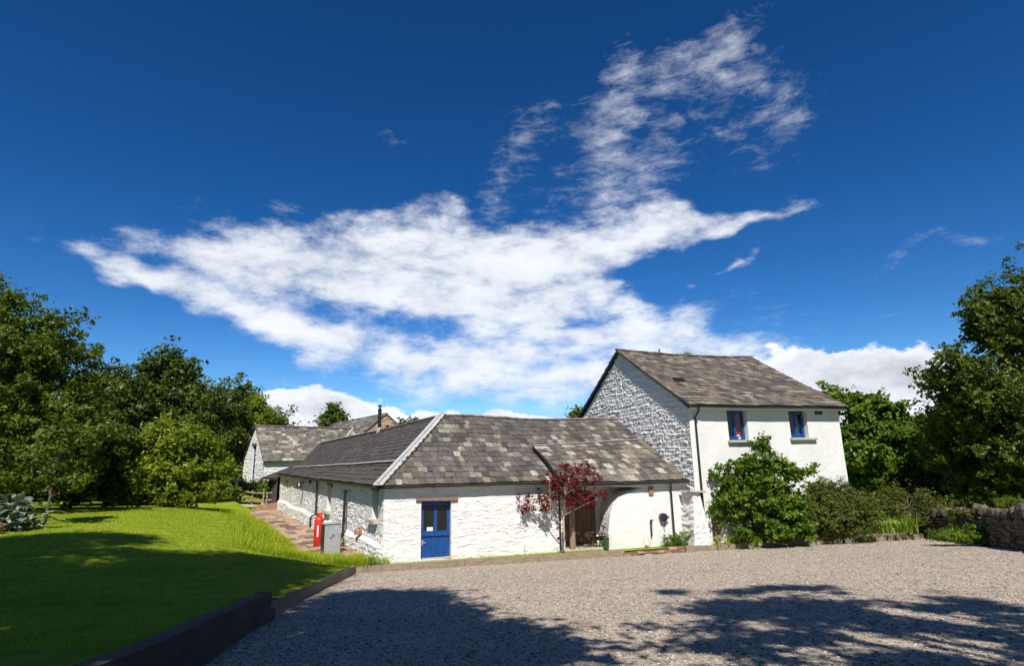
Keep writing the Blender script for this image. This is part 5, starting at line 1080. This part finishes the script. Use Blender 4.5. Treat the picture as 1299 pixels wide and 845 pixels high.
def blades(n, base, rad, hgt, w, lean, material, parent=None, name='leaves', tone=(0, 1), seg=3, kind=None, C=None):
    base = np.array(base, float) if C is None else None
    if C is None:
        a = RNG.uniform(0, 6.28, n); r = rad * np.sqrt(RNG.random(n)); C = base + np.stack([np.cos(a) * r, np.sin(a) * r, 0 * r], -1)
    n = len(C); a = RNG.uniform(0, 6.28, n); ln = lean * RNG.uniform(.3, 1.3, n); h = hgt * RNG.uniform(.5, 1.15, n); dirx = np.stack([np.cos(a), np.sin(a), 0 * a], -1); sd_ = np.stack([-np.sin(a), np.cos(a), 0 * a], -1)
    V = []; 
    for k in range(seg + 1):
        t = k / seg; c = C + dirx * (ln * t * t * h)[:, None] + np.array([0, 0, 1.0]) * (h * (t - .25 * t * t * np.minimum(ln, 1.5)))[:, None]; ww = w * (1 - t) ** .7 * .5 + w * .02
        V += [c - sd_ * ww, c + sd_ * ww]
    V = np.stack(V, 1); F = [(2 * k, 2 * k + 1, 2 * k + 3, 2 * k + 2) for k in range(seg)]
    FF = (np.arange(n)[:, None, None] * (2 * seg + 2) + np.array(F)[None]).reshape(-1, 4)
    T = np.repeat(RNG.uniform(*tone, n)[:, None], 2 * seg + 2, 0)
    o = npobj(name, V.reshape(-1, 3), FF, material, parent, T)
    if kind: o['kind'] = kind
    return o
t = thing('iris_clump', at(1132, 672, 25.0), 'clump of bright green sword leaves behind the short right kerb', 'plant')
b = at(1132, 672, 25.0); 
for dx in (-.6, -.2, .2, .6, .95): blades(26, (b[0] + dx, b[1] + random.uniform(-.15, .15), b[2] - .15), .18, .85, .05, .7, M['leafapple'], t, 'leaves', (.4, 1))
t = thing('blue_flowers', at(1108, 668, 24.7), 'small mauve-blue flowers beside the sword-leaved clump', 'plant')
b = at(1108, 668, 24.7); blades(40, b - [0, 0, .3], .25, .5, .03, .5, M['blade'], t, 'leaves')
V, F = octas(b + RNG.normal(0, .16, (40, 3)) + [0, 0, .05], np.full(40, .035)); npobj('flowers', V, F, M['mauve'], t)['kind'] = 'stuff'
t = thing('bushy_weed', (15.6, 20.6, .4), 'low spreading green weed at the foot of the dry stone wall', 'plant')
foliage('leaves', t, [(15.35, 20.9, .52, .75, .4, .25), (15.75, 20.4, .55, .5, .4, .32), (15.0, 21.3, .45, .35, .3, .15)], 150, 40, .10, .07, M['leafapple'], shell=.3, zmin=.30)
blades(160, (15.5, 20.7, .42), .5, .35, .025, .8, M['blade'], t, 'stems', (0, .5))
t = thing('fern', bp(11.9, -0.75, -.1), 'bright fern with tall upright fronds beside the porch downpipe', 'plant', None)
fb_ = bp(11.95, -.75, -.1)
for k in range(16):
    a = random.uniform(0, 6.28); L_ = random.uniform(.75, 1.15); d = np.array([cos(a), sin(a), 0]); sd_ = np.array([-sin(a), cos(a), 0]); C = []; VV = []; FF = []
    for j in range(16):
        q_ = j / 15; c = fb_ + d * (.42 * q_ * q_ * L_ + .03) + np.array([0, 0, L_ * (q_ - .22 * q_ * q_)]); w = .13 * sin(pi * min(1, .12 + .88 * q_)) + .01
        for s_ in (-1, 1):
            b0 = len(VV); VV += [c, c + sd_ * s_ * w + [0, 0, .02 - .03 * q_] + d * .03, c + sd_ * s_ * w * .5 + d * .05, c + d * .045]; FF.append((b0, b0 + 1, b0 + 2, b0 + 3))
    npobj('frond', VV, FF, M['blade'], t, np.full((len(VV), 1), random.uniform(.5, 1)))
t = thing('leafy_herb', bp(11.1, -.72, -.1), 'low dark green herb clump left of the fern', 'plant')
foliage('leaves', t, [(*bp(11.05, -.72, .12), .42, .25, .26), (*bp(11.45, -.7, .15), .3, .25, .3)], 90, 40, .07, .06, M['leafapple'], shell=.3, width=.4, zmin=-.1)
t = thing('flowering_herbs', hp(1.6, -.55, 0), 'thin pinkish flowering herbs along the bed by the buttress', 'plant'); b = hp(1.2, -.5, -.02)
for s_ in (-.7, -.2, .4, 1.0, 1.6): blades(24, hp(1.1 + s_, -.5, -.05), .22, .5, .022, .5, M['blade'], t, 'stems', (0, .6))
V, F = octas(np.concatenate([hp(1.1 + s_, -.5, .36) + RNG.normal(0, .12, (12, 3)) for s_ in (-.7, -.2, .4, 1.0)]), np.full(48, .022)); npobj('flowers', V, F, M['mauve'], t)['kind'] = 'stuff'
# red Japanese maple
MY = 22.35
mbse = at(713, 700, MY); mbse[2] = -.1
t = thing('japanese_maple', mbse, 'dark red japanese maple with tiered branches in front of the porch', 'tree')
mpx = [(664, 630, 10, 5), (672, 640, 9, 4), (655, 636, 6, 3), (683, 634, 12, 5), (692, 640, 10, 5), (668, 648, 12, 4), (690, 646, 12, 4), (700, 632, 10, 6),
       (713, 600, 18, 9), (735, 594, 16, 8), (752, 600, 14, 8), (705, 612, 18, 8), (728, 608, 24, 10), (748, 612, 16, 7), (718, 592, 10, 6), (760, 608, 8, 4), (697, 606, 8, 6),
       (735, 632, 26, 7), (755, 626, 16, 5), (722, 640, 16, 5), (745, 640, 14, 4), (768, 630, 10, 3), (708, 622, 14, 7), (735, 620, 16, 6), (713, 690, 5, 6), (707, 683, 4, 4)]
mlob = [(at(x, y, MY + random.uniform(-.35, .2)), rx * MY / FPX * 1.12, rz * MY / FPX * 1.2) for x, y, rx, rz in mpx]
fo, C = foliage('crown', t, [(*c, a, a * .9, b) for c, a, b in mlob], 330, 22, .066, .078, M['mapleleaf'], width=.45, shell=.2, up=.8)
mb = MB(); f0 = at(715, 655, MY); mb.tube([mbse - [0, 0, .1], lerp(mbse, f0, .5) + BD * .04, f0], [.05, .04, .034], 7); f1 = at(717, 628, MY); mb.tube([f0, f1], [.03, .02], 6)
f2 = at(709, 668, MY); mb.tube([lerp(mbse, f0, .75), at(698, 652, MY), at(684, 640, MY)], [.025, .018, .010], 5, False)
for c, a, b in mlob:
    if c[2] < .7: continue
    s0 = at(698, 652, MY) if c[0] < at(702, 640, MY)[0] else (f1 if c[2] > f1[2] + .1 else f0); j1 = lerp(s0, c, .5) + [0, 0, .06]; mb.tube([s0, j1, c], [.014, .010, .004], 5, False)
    for k in range(3): mb.tube([j1 * .5 + c * .5, c + RNG.normal(0, a * .6, 3) * [1, .8, .4]], [.006, .002], 4, False)
mb.build('trunk', M['barkpale'], t, smooth=True)
# glaucous giant-leaved plant at the far left
gb = at(18, 655, 18.5); gb[2] = gz(gb[0], gb[1])
t = thing('cardoon', gb, 'silvery grey-leaved mound of a plant with jagged leaves at the left edge', 'plant')
for k in range(150):
    a = random.uniform(0, 6.28); L_ = random.uniform(.35, .85); el_ = random.uniform(.2, 1.35); d = np.array([cos(a), sin(a), 0]); sd_ = np.array([-sin(a), cos(a), 0]); VV, FF = [], []; nseg = 10
    o0 = gb + np.array([random.gauss(-.45, .50), random.gauss(.2, .4), 0]); o0[2] += max(0, random.uniform(-.2, 1.0) * (1 - abs(o0[0] - gb[0] + .45) / 1.3))
    for j in range(nseg + 1):
        q_ = j / nseg; c = o0 + d * (L_ * q_ * cos(el_) + .28 * L_ * q_ * q_) + np.array([0, 0, L_ * sin(el_) * q_ - .6 * L_ * q_ ** 2.2 + .05]); w = .22 * L_ * sin(pi * min(1, .1 + .9 * q_)) * (1.0 if j % 2 else .25) + .01
        VV += [c - sd_ * w + [0, 0, .03] + d * .04 * (j % 2), c, c + sd_ * w + [0, 0, .03] + d * .04 * (j % 2)]
    for j in range(nseg): FF += [(3 * j, 3 * j + 1, 3 * j + 4, 3 * j + 3), (3 * j + 1, 3 * j + 2, 3 * j + 5, 3 * j + 4)]
    npobj('leaf', VV, FF, M['leafgrey'], t, np.full((len(VV), 1), random.random()), smooth=True)
pt = at(0, 657, 17.6)
tp_ = MB().lathe((pt[0], pt[1], gz(pt[0], pt[1]) - .02), [(.10, 0), (.15, .24), (.17, .24), (.17, .29), (.14, .29), (.13, .22), (.01, .22)], 16).build('plant_pot', M['terracotta'], None, loc=(pt[0], pt[1], gz(pt[0], pt[1])))
tagset(tp_, 'terracotta pot on the grass below the silvery grey-leaved plant', 'plant pot')
# rose by the soil pipe
rb = lp(4.5, -.55, -.05); t = thing('climbing_rose', rb, 'straggly rose with orange and yellow blooms by the black soil pipe', 'plant')
mb = MB()
for k in range(9): mb.tube([rb, rb + [random.gauss(0, .15), random.gauss(0, .1), .5], rb + [random.gauss(0, .28), random.gauss(0, .2), random.uniform(.7, 1.15)]], [.012, .008, .004], 4, False)
mb.build('stems', M['barkbrown'], t); foliage('leaves', t, [(*(rb + [0, 0, .5]), .3, .25, .45)], 30, 12, .08, .06, M['leafmid'], shell=.1)
V, F = octas(rb + RNG.normal(0, 1, (12, 3)) * [.22, .2, .25] + [0, 0, .6], np.full(12, .035)); npobj('blooms', V, F, M['flower'], t)
V, F = octas(rb + np.array([[.02, 0, 1.05], [-.05, .02, .95], [.12, -.1, .75]]), np.full(3, .05)); npobj('blooms', V, F, M['petal'], t)
# plant growing on the house ridge
rp_ = Pmain(.50, 1) + [0, 0, .1]; t = thing('ridge_weed', rp_, 'small green weed rooted on the house ridge', 'plant'); blades(30, rp_ - [0, 0, .05], .14, .34, .03, .9, M['blade'], t, 'leaves', (.2, .8))
foliage('leaves', t, [(*rp_, .28, .1, .08)], 14, 16, .05, .05, M['leafmid'])

# ------------------------------------------------------------------ dry stone wall on the right
dw = thing('dry_stone_wall', (16.2, 21, .3), 'dry stone wall of brown rubble with rounded coping stones on the right', 'wall')
stv = []
def rock_variants(n, jag):
    out = []
    for k in range(n):
        bm = bmesh.new(); bmesh.ops.create_cube(bm, size=1.0); bmesh.ops.bevel(bm, geom=bm.edges[:], offset=jag, segments=1, affect='EDGES')
        for v in bm.verts: v.co += Vector([random.uniform(-.11, .11) for _ in range(3)])
        me = bpy.data.meshes.new('stone'); bm.to_mesh(me); bm.free(); me.materials.append(M['wallstone']); tt = random.random()
        ca = me.color_attributes.new('tint', 'FLOAT_COLOR', 'POINT'); ca.data.foreach_set('color', np.tile([tt, tt, tt, 1], len(me.vertices)).astype(np.float32)); out.append(me)
    return out
fl_ = rock_variants(14, .10); cop = rock_variants(10, .26)
segs = []
for a, b in zip(RW[:4], RW[1:5]): segs.append((a, b))
nst = 0; core = []
for a, b in segs:
    d = (b - a) / np.linalg.norm(b - a); L_ = np.linalg.norm(b - a); D3 = np.array([d[0], d[1], 0]); N3 = np.array([-d[1], d[0], 0]); N3 = N3 if N3[0] < 0 else -N3   # towards the yard
    course = 0; hcur = 0.0
    while hcur < 0.92:
        ch_ = random.uniform(.075, .15); x = random.uniform(-.2, 0)
        while x < L_:
            w = random.uniform(.18, .46); p = a + d * min(max(x + w / 2, 0), L_); z0 = zk(p) - .08
            if nst < 262:
                place('stone', random.choice(fl_), dw, (p[0] + N3[0] * random.uniform(-.03, .03), p[1] + N3[1] * random.uniform(-.03, .03), z0 + hcur + ch_ / 2), D3, N3, np.array([0, 0, 1.0]), (w - .025, random.uniform(.28, .42), ch_ - .018)); nst += 1
            else: core.append((p, z0 + hcur + ch_ / 2, w, ch_, D3, N3))
            x += w
        hcur += ch_
    x = 0
    while x < L_:
        w = random.uniform(.16, .44); p = a + d * min(x + w / 2, L_); h_ = random.uniform(.20, .46); al = random.uniform(-.5, .5)
        place('coping_stone', random.choice(cop), dw, (p[0], p[1], zk(p) - .08 + hcur + h_ / 2 - .02), D3 * cos(al) + np.array([0, 0, sin(al)]), N3, np.array([0, 0, cos(al)]) - D3 * sin(al), (w, random.uniform(.3, .46), h_)); x += w * random.uniform(1.0, 1.45)
mb = MB()
for p, z, w, ch_, D3, N3 in core: mb.obox((p[0], p[1], z), D3 * (w / 2 - .008), N3 * .17, (0, 0, ch_ / 2 - .005), .012)
if core:
    o = mb.build('stones', M['wallstone'], dw); o['kind'] = 'stuff'
    ca = o.data.color_attributes.new('tint', 'FLOAT_COLOR', 'POINT'); nv_ = len(o.data.vertices); tt = np.repeat(RNG.random(nv_ // 8 + 1), 8)[:nv_]; ca.data.foreach_set('color', np.stack([tt, tt, tt, tt * 0 + 1], -1).astype(np.float32).ravel())
hb = MB()
for a, b in segs:
    c = (a + b) / 2; d = (b - a) / 2; z = (zk(a) + zk(b)) / 2; dz = (zk(b) - zk(a)) / 2
    hb.obox((c[0] + .05, c[1], z + .38), (d[0] * 1.02, d[1] * 1.02, dz), (.08, 0, 0), (0, 0, .45))
hb.build('hearting', M['barkbrown'], dw)
t = thing('wall_top_plant', (15.7, 19.4, 1.5), 'mound of soft green foliage growing on top of the dry stone wall', 'plant')
wt_ = at(1283, 645, 19.2); foliage('leaves', t, [(wt_[0] + .1, wt_[1], 1.72, .35, .6, .16)], 80, 36, .09, .07, M['leafmid'], shell=.2, width=.25); blades(220, (wt_[0] + .1, wt_[1], 1.60), .45, .3, .02, .7, M['leaflime'], t, 'stems', (.2, 1))

t = thing('trailing_plant', (17.3, 23.2, 1.0), 'trailing green creeper spilling over the coping of the dry stone wall', 'plant')
foliage('leaves', t, [(17.25, 23.4, 1.0, .3, .5, .12), (17.0, 22.9, .85, .15, .4, .22), (16.7, 22.0, 1.12, .2, .35, .10), (16.15, 20.8, 1.2, .15, .3, .14)], 120, 30, .10, .06, M['leafbrown'], shell=.2)
# ------------------------------------------------------------------ things standing about
cy = atz(403, 694, lambda x, y: -0.02); cy[2] = -.04
t = thing('gas_cylinder', cy, 'tall red gas cylinder standing behind the grey cabinet', 'gas cylinder')
MB().lathe(cy, [(.17, 0), (.185, .02), (.185, 1.04), (.178, 1.12), (.14, 1.20), (.06, 1.24)], 22).build('body', M['red'], t, smooth=True)
MB().lathe(cy + [0, 0, 1.24], [(.03, 0), (.03, .05), (.045, .05), (.045, .09), (.02, .1)], 10).build('valve', M['steel'], t)
col_ = MB()
for k in range(3):
    a0 = 2.1 * k; pts_ = [cy + [.11 * cos(a0 + 1.3 * j / 6), .11 * sin(a0 + 1.3 * j / 6), 1.29] for j in range(7)]
    strip = []; 
    for p in pts_: strip += [p - [0, 0, .09], p + [0, 0, .09]]
    col_.poly(strip, [(2 * j, 2 * j + 2, 2 * j + 3, 2 * j + 1) for j in range(6)])
col_.tube([cy + [.11 * cos(j * pi / 8), .11 * sin(j * pi / 8), 1.38] for j in range(17)], .014, 6).build('collar', M['red'], t)
MB().obox(cy + np.array([.03, -.183, .66]), (.03, 0, 0), (0, .006, 0), (0, 0, .22)).build('label_plate', M['linen'], t)
cb = (atz(410.5, 706, lambda x, y: -0.02)); cb[2] = -.05
cdir, cnor = dirs(31); 
t = thing('metal_cabinet', cb, 'dented grey metal cabinet with rust marks standing by the path', 'cabinet')
def cbp(s_, q_, z): return cb + cdir * s_ + cnor * q_ + np.array([0, 0, z])
MB().obox(cbp(.31, .28, .60), cdir * .305, cnor * .26, (0, 0, .56)).build('body', M['steel'], t, bevel=.008)
MB().obox(cbp(.0, .28, .58), cdir * .014, cnor * .245, (0, 0, .535)).build('shaded_side_panel', M['black'], t)  # black sheet paints the shade on this face, along with its dark vents
for k in range(6): MB().obox(cbp(-.016, .28, .22 + .14 * k), cdir * .008, cnor * .18, (0, 0, .02)).build('louvre', M['black'], t)
MB().obox(cbp(.31, .02, .60), cdir * .27, cnor * .008, (0, 0, .52)).build('door', M['steel'], t, bevel=.004)
MB().obox(cbp(.31, .28, 1.172), cdir * .33, cnor * .30, (0, 0, .014)).build('lid', M['steel'], t, bevel=.006)
rs_ = MB()
for k in range(9): rs_.obox(cbp(.30 + random.gauss(0, .05), .009, .72 + random.gauss(0, .045)), cdir * random.uniform(.01, .03), cnor * .002, (0, 0, random.uniform(.006, .02)))
rs_.build('rust_marks', M['rust'], t); MB().obox(cbp(.31, .28, .02), cdir * .27, cnor * .22, (0, 0, .03)).build('plinth', M['darksteel'], t)
hb_ = bp(-.35, -.55, -.06); t = MB()
for k in range(3): t.tube([hb_ + BD * (-.16 + .13 * k) + BN * .03 * k + np.array([.12 * cos(pi * j / 8), -.02 * j, .34 * sin(pi * j / 8)]) for j in range(9)], .009, 5)
o = t.build('wire_hoops', M['darksteel'], None, loc=hb_); tagset(o, 'bent thin wire plant hoops in the grass at the barn corner', 'plant support')
sk = bp(5.1, -.45, -.1); o = MB().tube([sk, sk + [0.01, 0, .42]], .018, 6).build('short_stake', M['steel'], None, loc=sk); tagset(o, 'short grey stake standing in the grass before the barn wall', 'stake')
sk = lp(1.9, -.75, -.1); o = MB().obox(sk + [0, 0, .08], LD * .3, LN * .16, (0, 0, .12), .03).build('stone_block', M['sandwall'], None, loc=sk, bevel=.02); tagset(o, 'buff stone block lying in the grass beside the black soil pipe', 'stone')
# boot rack and green tub in the porch
rk = bp(8.30, -.05, -.0); t = thing('boot_rack', rk, 'black wire boot rack standing on the porch step', 'boot rack'); mb = MB()
for k in range(7):
    for j in (0, 1): mb.tube([rk + BD * (-.36 + .12 * k) + BN * (.25 * j), rk + BD * (-.36 + .12 * k) + BN * (.25 * j) + [0, 0, .42 + .1 * j]], .010, 5)
for z in (.05, .38): mb.tube([rk + BD * -.4 + [0, 0, z], rk + BD * .4 + [0, 0, z]], .012, 5); mb.tube([rk + BD * -.4 + BN * .25 + [0, 0, z + .05], rk + BD * .4 + BN * .25 + [0, 0, z + .05]], .012, 5)
mb.build('frame', M['black'], t); MB().obox(rk + BN * .12 + [0, 0, .30], BD * .30, BN * .07, (0, 0, .07), .03).build('boots', M['black'], t)
tb = bp(8.42, -.42, -.02); o = MB().lathe(tb, [(.10, 0), (.12, .36), (.13, .36), (.13, .4), (.02, .4)], 14).build('green_tub', M['planter'], None, loc=tb); tagset(o, 'small green tub beside the boot rack', 'tub')
# pieces fixed on the porch wall
o_ = bp(10.98, -.46, 1.02); t = MB().tube([o_ + BN * .10, o_ - BN * .06], .16, 16).obox(o_ + BD * .12 - BN * .05, BD * .09, BN * .03, (0, 0, .035)).tube([o_ + [0, 0, -.12] - BN * .02, o_ + BD * .03 + [0, 0, -.38] - BN * .02], .022, 6).build('hose_reel', M['black'], None, loc=o_)
tagset(t, 'round black hose bracket fixed on the white porch wall', 'hose bracket')
o_ = bp(10.42, -.42, .62); t = MB().obox(o_, BD * .028, BN * .02, (0, 0, .30)).obox(o_ + BD * .03 + [0, 0, .30], BD * .05, BN * .03, (0, 0, .03)).build('thermometer', M['darksteel'], None, loc=o_); tagset(t, 'narrow grey upright gauge on the white porch wall', 'gauge')
for i, (s_, hh) in enumerate(((10.05, .5), (10.25, .42), (10.33, .36))):
    pass
t = thing('dry_stalks', bp(10.2, -.62, -.1), 'thin dry stalks against the white porch wall', 'plant'); mb = MB()
for s_, hh in ((10.0, .55), (10.18, .42), (10.27, .36), (10.8, .3)): mb.tube([bp(s_, -.62, -.12), bp(s_ - .05, -.6, -.1 + hh)], [.008, .004], 4)
mb.build('stalks', M['rail'], t); MB().lathe(bp(10.0, -.7, -.12), [(.06, 0), (.08, .14), (.07, .14), (.01, .12)], 10).build('pot', M['terracotta'], t)

# ------------------------------------------------------------------ fence, sandstone wall and arch at the end of the path
fz = lambda p: gz(p[0], p[1])
fa, fm, fbq = at(276, 618, 45), at(322, 627, 45.5), at(355, 626, 46.5)
fe = thing('rail_fence', (*fm[:2], .1), 'rustic two-rail wooden fence at the end of the path', 'fence')
def rail(p, q, r, nm='rail'): MB().tube([p, lerp(p, q, .5) + [0, 0, -.03], q], [r, r * 1.05, r], 6).build(nm, M['rail'], fe)
for z1, z2 in ((0, 0), (.62, .62)):
    rail(at(277, 616, 45) - [0, 0, z1], at(322, 626, 45.5) - [0, 0, z1 * .9], .055); rail(at(322, 626, 45.5) - [0, 0, z1 * .9], at(356, 625, 46.2) - [0, 0, z1 * .85], .055)
rail(at(323, 643, 45.6), at(352, 642, 46.2), .05)
for px, py in ((298.5, 612), (320.5, 624), (335, 622), (277, 614)):
    p = at(px, py, 45.6); MB().tube([p + [0, 0, .1], p - [0, 0, 1.35]], [.06, .065], 7).build('post', M['rail'], fe)
w0, w1 = at(289, 641, 43.5), at(321.5, 640.5, 42.0)
sw_ = thing('sandstone_wall', (*w1[:2], 0), 'low red sandstone block wall holding the lawn bank at the end of the path', 'wall')
dd = (w1 - w0) * [1, 1, 0]; LL = np.linalg.norm(dd); dd /= LL; nn_ = np.array([-dd[1], dd[0], 0]); zt_ = w1[2]
hcur = -.05; 
for r_ in range(4):
    hh = [.34, .34, .30, .14][r_]; x = -.6 - random.uniform(0, .3); dep_ = .22 if r_ < 3 else .34
    while x < LL:
        w = min(random.uniform(.5, .95), LL - x)
        if w > .1: MB().obox(w0 * [1, 1, 0] + dd * (x + w / 2) + np.array([0, 0, zt_ - 1.12 + hcur + hh / 2]) + nn_ * .2, dd * (w / 2 - .012), nn_ * dep_, (0, 0, hh / 2 - .010), .012).build('stone' if r_ < 3 else 'coping_stone', M['sandwall'] if r_ < 3 else M['sill'], sw_)
        x += w
    hcur += hh
MB().obox(w1 * [1, 1, 0] + nn_ * 1.3 + [0, 0, zt_ - .55] - dd * .2, dd * .2, nn_ * 1.1, (0, 0, .5), .02).build('return_wall', M['sandwall'], sw_)
ab = at(290, 612, 47); t = thing('garden_bench', (ab[0], ab[1], .8), 'white curved openwork garden seat half hidden by the bushes', 'bench'); mb = MB()
P1 = [at(279, 607, 47), at(281, 601, 47), at(284, 600, 47), at(287, 603, 47)]; P2 = [at(279, 605, 47), at(286, 605, 47), at(293, 606, 47), at(298, 610, 47), at(302, 615, 47)]
mb.tube(P1, .05, 6).tube(P2, .07, 6).tube([p + [0.05, .3, -.35] for p in P2], .04, 6)
for i in range(9): p = lerp(P2[0], P2[4], i / 8) if False else P2[min(4, i // 2)] + (0 if i % 2 == 0 or i // 2 > 3 else (P2[i // 2 + 1] - P2[i // 2]) * .5); mb.tube([p, p + [.05, .3, -.35]], .025, 5)
mb.build('back', M['white'], t); MB().obox(P2[2] + [0, .5, -.75], (.7, 0, 0), (0, .25, 0), (0, 0, .03)).build('seat', M['white'], t)
for dx in (-.6, .6): MB().obox(P2[2] + [dx, .5, -1.05], (.04, 0, 0), (0, .2, 0), (0, 0, .3)).build('leg', M['white'], t)
t = thing('fence_shrub', at(340, 630, 47.5), 'leafy green bush behind the rail fence by the lean-to', 'shrub')
foliage('leaves', t, [(*at(340, 617, 47.5), 1.2, .8, .5), (*at(330, 626, 47), .8, .6, .5), (*at(346, 640, 46.8), .6, .4, .25), (*at(308, 620, 47.5), 1.3, .8, .5)], 200, 36, .2, .14, M['leafapple'], shell=.25)
pw = at(337, 630, 47.2); o = MB().obox(pw - [0, 0, .25], (.22, 0, 0), (0, .15, 0), (0, 0, .75), .02).build('white_post', M['white'], None, loc=pw - [0, 0, 1.0]); tagset(o, 'white painted gate pillar glimpsed behind the fence rails', 'pillar')

# ------------------------------------------------------------------ grass blades (countless)
n = 170000
Yg = 7 + 27 * RNG.random(n) ** 1.15; Xg = -Yg * 1.0 + RNG.random(n) * (Yg * 1.0 - 2.0)
def outside_gravel(x, y, m=0.0):
    ok = np.ones(len(x), bool)
    for a, b in PLG[:2]:
        d = (b - a) / np.linalg.norm(b - a); ok &= ((x - a[0]) * d[1] - (y - a[1]) * d[0]) > -m
    return ~ok
P2d = np.stack([Xg, Yg], -1) - C0[:2]; tl = P2d @ LN[:2]; sl_ = P2d @ LD[:2]; tb_ = P2d @ BN[:2]
ok = outside_gravel(Xg, Yg, 0.16) & ~((tl > -2.25) & (sl_ > 2.2)) & ~((tl > -.1) & (tb_ > -.1)); Xg, Yg = Xg[ok], Yg[ok]
Cg = np.stack([Xg, Yg, zlawn(Xg, Yg) - .005], -1); dist = np.sqrt(Xg ** 2 + Yg ** 2)
def quickblades(C, h, w, lean):
    n = len(C); a = RNG.uniform(0, 6.28, n); d = np.stack([np.cos(a), np.sin(a), 0 * a], -1); s_ = np.stack([-np.sin(a), np.cos(a), 0 * a], -1); hh = (h * RNG.uniform(.5, 1.3, n))[:, None]
    V = np.stack([C - s_ * w[:, None], C + s_ * w[:, None], C + d * hh * lean + [0, 0, 1.0] * hh], 1); return V.reshape(-1, 3), np.arange(3 * n).reshape(n, 3)
pat = fbm(Xg * .7, Yg * .7, 17, 3)
V, F = quickblades(Cg, .028 + .0012 * dist * .3, .0035 + .00028 * dist, .8)
tn = np.clip(RNG.random(len(Cg)) * .6 + (pat - .45) * 1.6 + .25, 0, 1)
tagset(npobj('lawn_blades', V, F, M['blade'], tint=np.repeat(tn[:, None], 3, 0)), kind='stuff')
# long uncut grass on the bank beside the path and along the kerb
n = 16000; s_ = RNG.uniform(1.0, 15, n); tt = -2.3 - np.abs(RNG.normal(0, .75, n)) - .3 * (s_ < 3); pb = C0[:2] + LD[:2] * s_[:, None] + LN[:2] * tt[:, None]
n2 = 9000; x2 = RNG.uniform(-8.0, -4.4, n2); y2 = RNG.uniform(20.4, 22.7, n2); q = np.stack([x2, y2], -1); pb = np.concatenate([pb, q])
n3 = 5000; s3 = RNG.uniform(-.2, 8.3, n3); k3 = KA + (K1 - KA) * 0; x3 = bp(0, 0)[0] + BD[0] * s3 - BN[0] * .0; yk3 = KA[1] + (x3 - KA[0]) * Kd[1] / Kd[0]; yb3 = bp(0, 0)[1] + BD[1] * s3; y3 = yk3 + .12 + (yb3 - yk3 - .25) * RNG.random(n3); pb3 = np.stack([x3, y3], -1)
ok = outside_gravel(pb[:, 0], pb[:, 1], .1); pb = pb[ok]; dpt = (pb - C0[:2]) @ LN[:2]; db = (pb - C0[:2]) @ BN[:2]; ok = ~((dpt > -.2) & (db > -.2)); pb = pb[ok]
o = blades(0, None, 0, .42, .016, .7, M['blade'], None, 'long_grass', (.1, 1), 3, 'stuff', np.stack([pb[:, 0], pb[:, 1], zlawn(pb[:, 0], pb[:, 1]) - .01], -1))
o = blades(0, None, 0, .10, .012, .7, M['blade'], None, 'verge_grass', (.2, 1), 2, 'stuff', np.stack([pb3[:, 0], pb3[:, 1], zlawn(pb3[:, 0], pb3[:, 1]) - .01], -1))
sel = pb[RNG.choice(len(pb), 240)]; V, F = octas(np.stack([sel[:, 0], sel[:, 1], zlawn(sel[:, 0], sel[:, 1]) + RNG.uniform(.2, .48, 240)], -1), np.full(240, .017))
nd2 = 260; yd = 10 + 20 * RNG.random(nd2); xd = -3 - yd * .75 * RNG.random(nd2); okd = outside_gravel(xd, yd, .2) & ~(((np.stack([xd, yd], -1) - C0[:2]) @ LN[:2] > -2.4) & ((np.stack([xd, yd], -1) - C0[:2]) @ LD[:2] > 0)); xd, yd = xd[okd], yd[okd]
Vd, Fd = octas(np.stack([xd, yd, zlawn(xd, yd) + .05], -1), RNG.uniform(.010, .018, len(xd))); tagset(npobj('daisies', Vd, Fd, M['white']), kind='stuff')
tagset(npobj('buttercups', V, F, M['flower']), kind='stuff')

# dead leaves and a few weeds blown on to the gravel
n = 420; y_ = 7 + 16 * RNG.random(n); x_ = RNG.uniform(-5, 15, n); q = inside(x_, y_); x_, y_ = x_[q], y_[q]
V, F = leafmesh(np.stack([x_, y_, zgr(x_, y_) + .012], -1), np.tile([[0, 0, 1.0]], (len(x_), 1)), .05, .6, 3.0, .25)
M['litter'] = leafmat('dead_leaf', (0.16, 0.085, 0.035), (0.42, 0.30, 0.11), .1, .8)
tagset(npobj('fallen_leaves', V, F, M['litter'], tint=np.repeat(RNG.random((len(x_), 1)), 4, 0)), kind='stuff')
wx = RNG.uniform(-5, 17, 60); wy = np.array([on_k(x)[1] for x in wx]) - np.abs(RNG.normal(.12, .10, 60)); C = []
for x, y in zip(wx, wy): C += [(x + random.gauss(0, .06), y + random.gauss(0, .05), zk((x, y)) - .01) for _ in range(9)]
blades(0, None, 0, .09, .014, .9, M['blade'], None, 'kerb_weeds', (0, .6), 2, 'stuff', np.array(C))
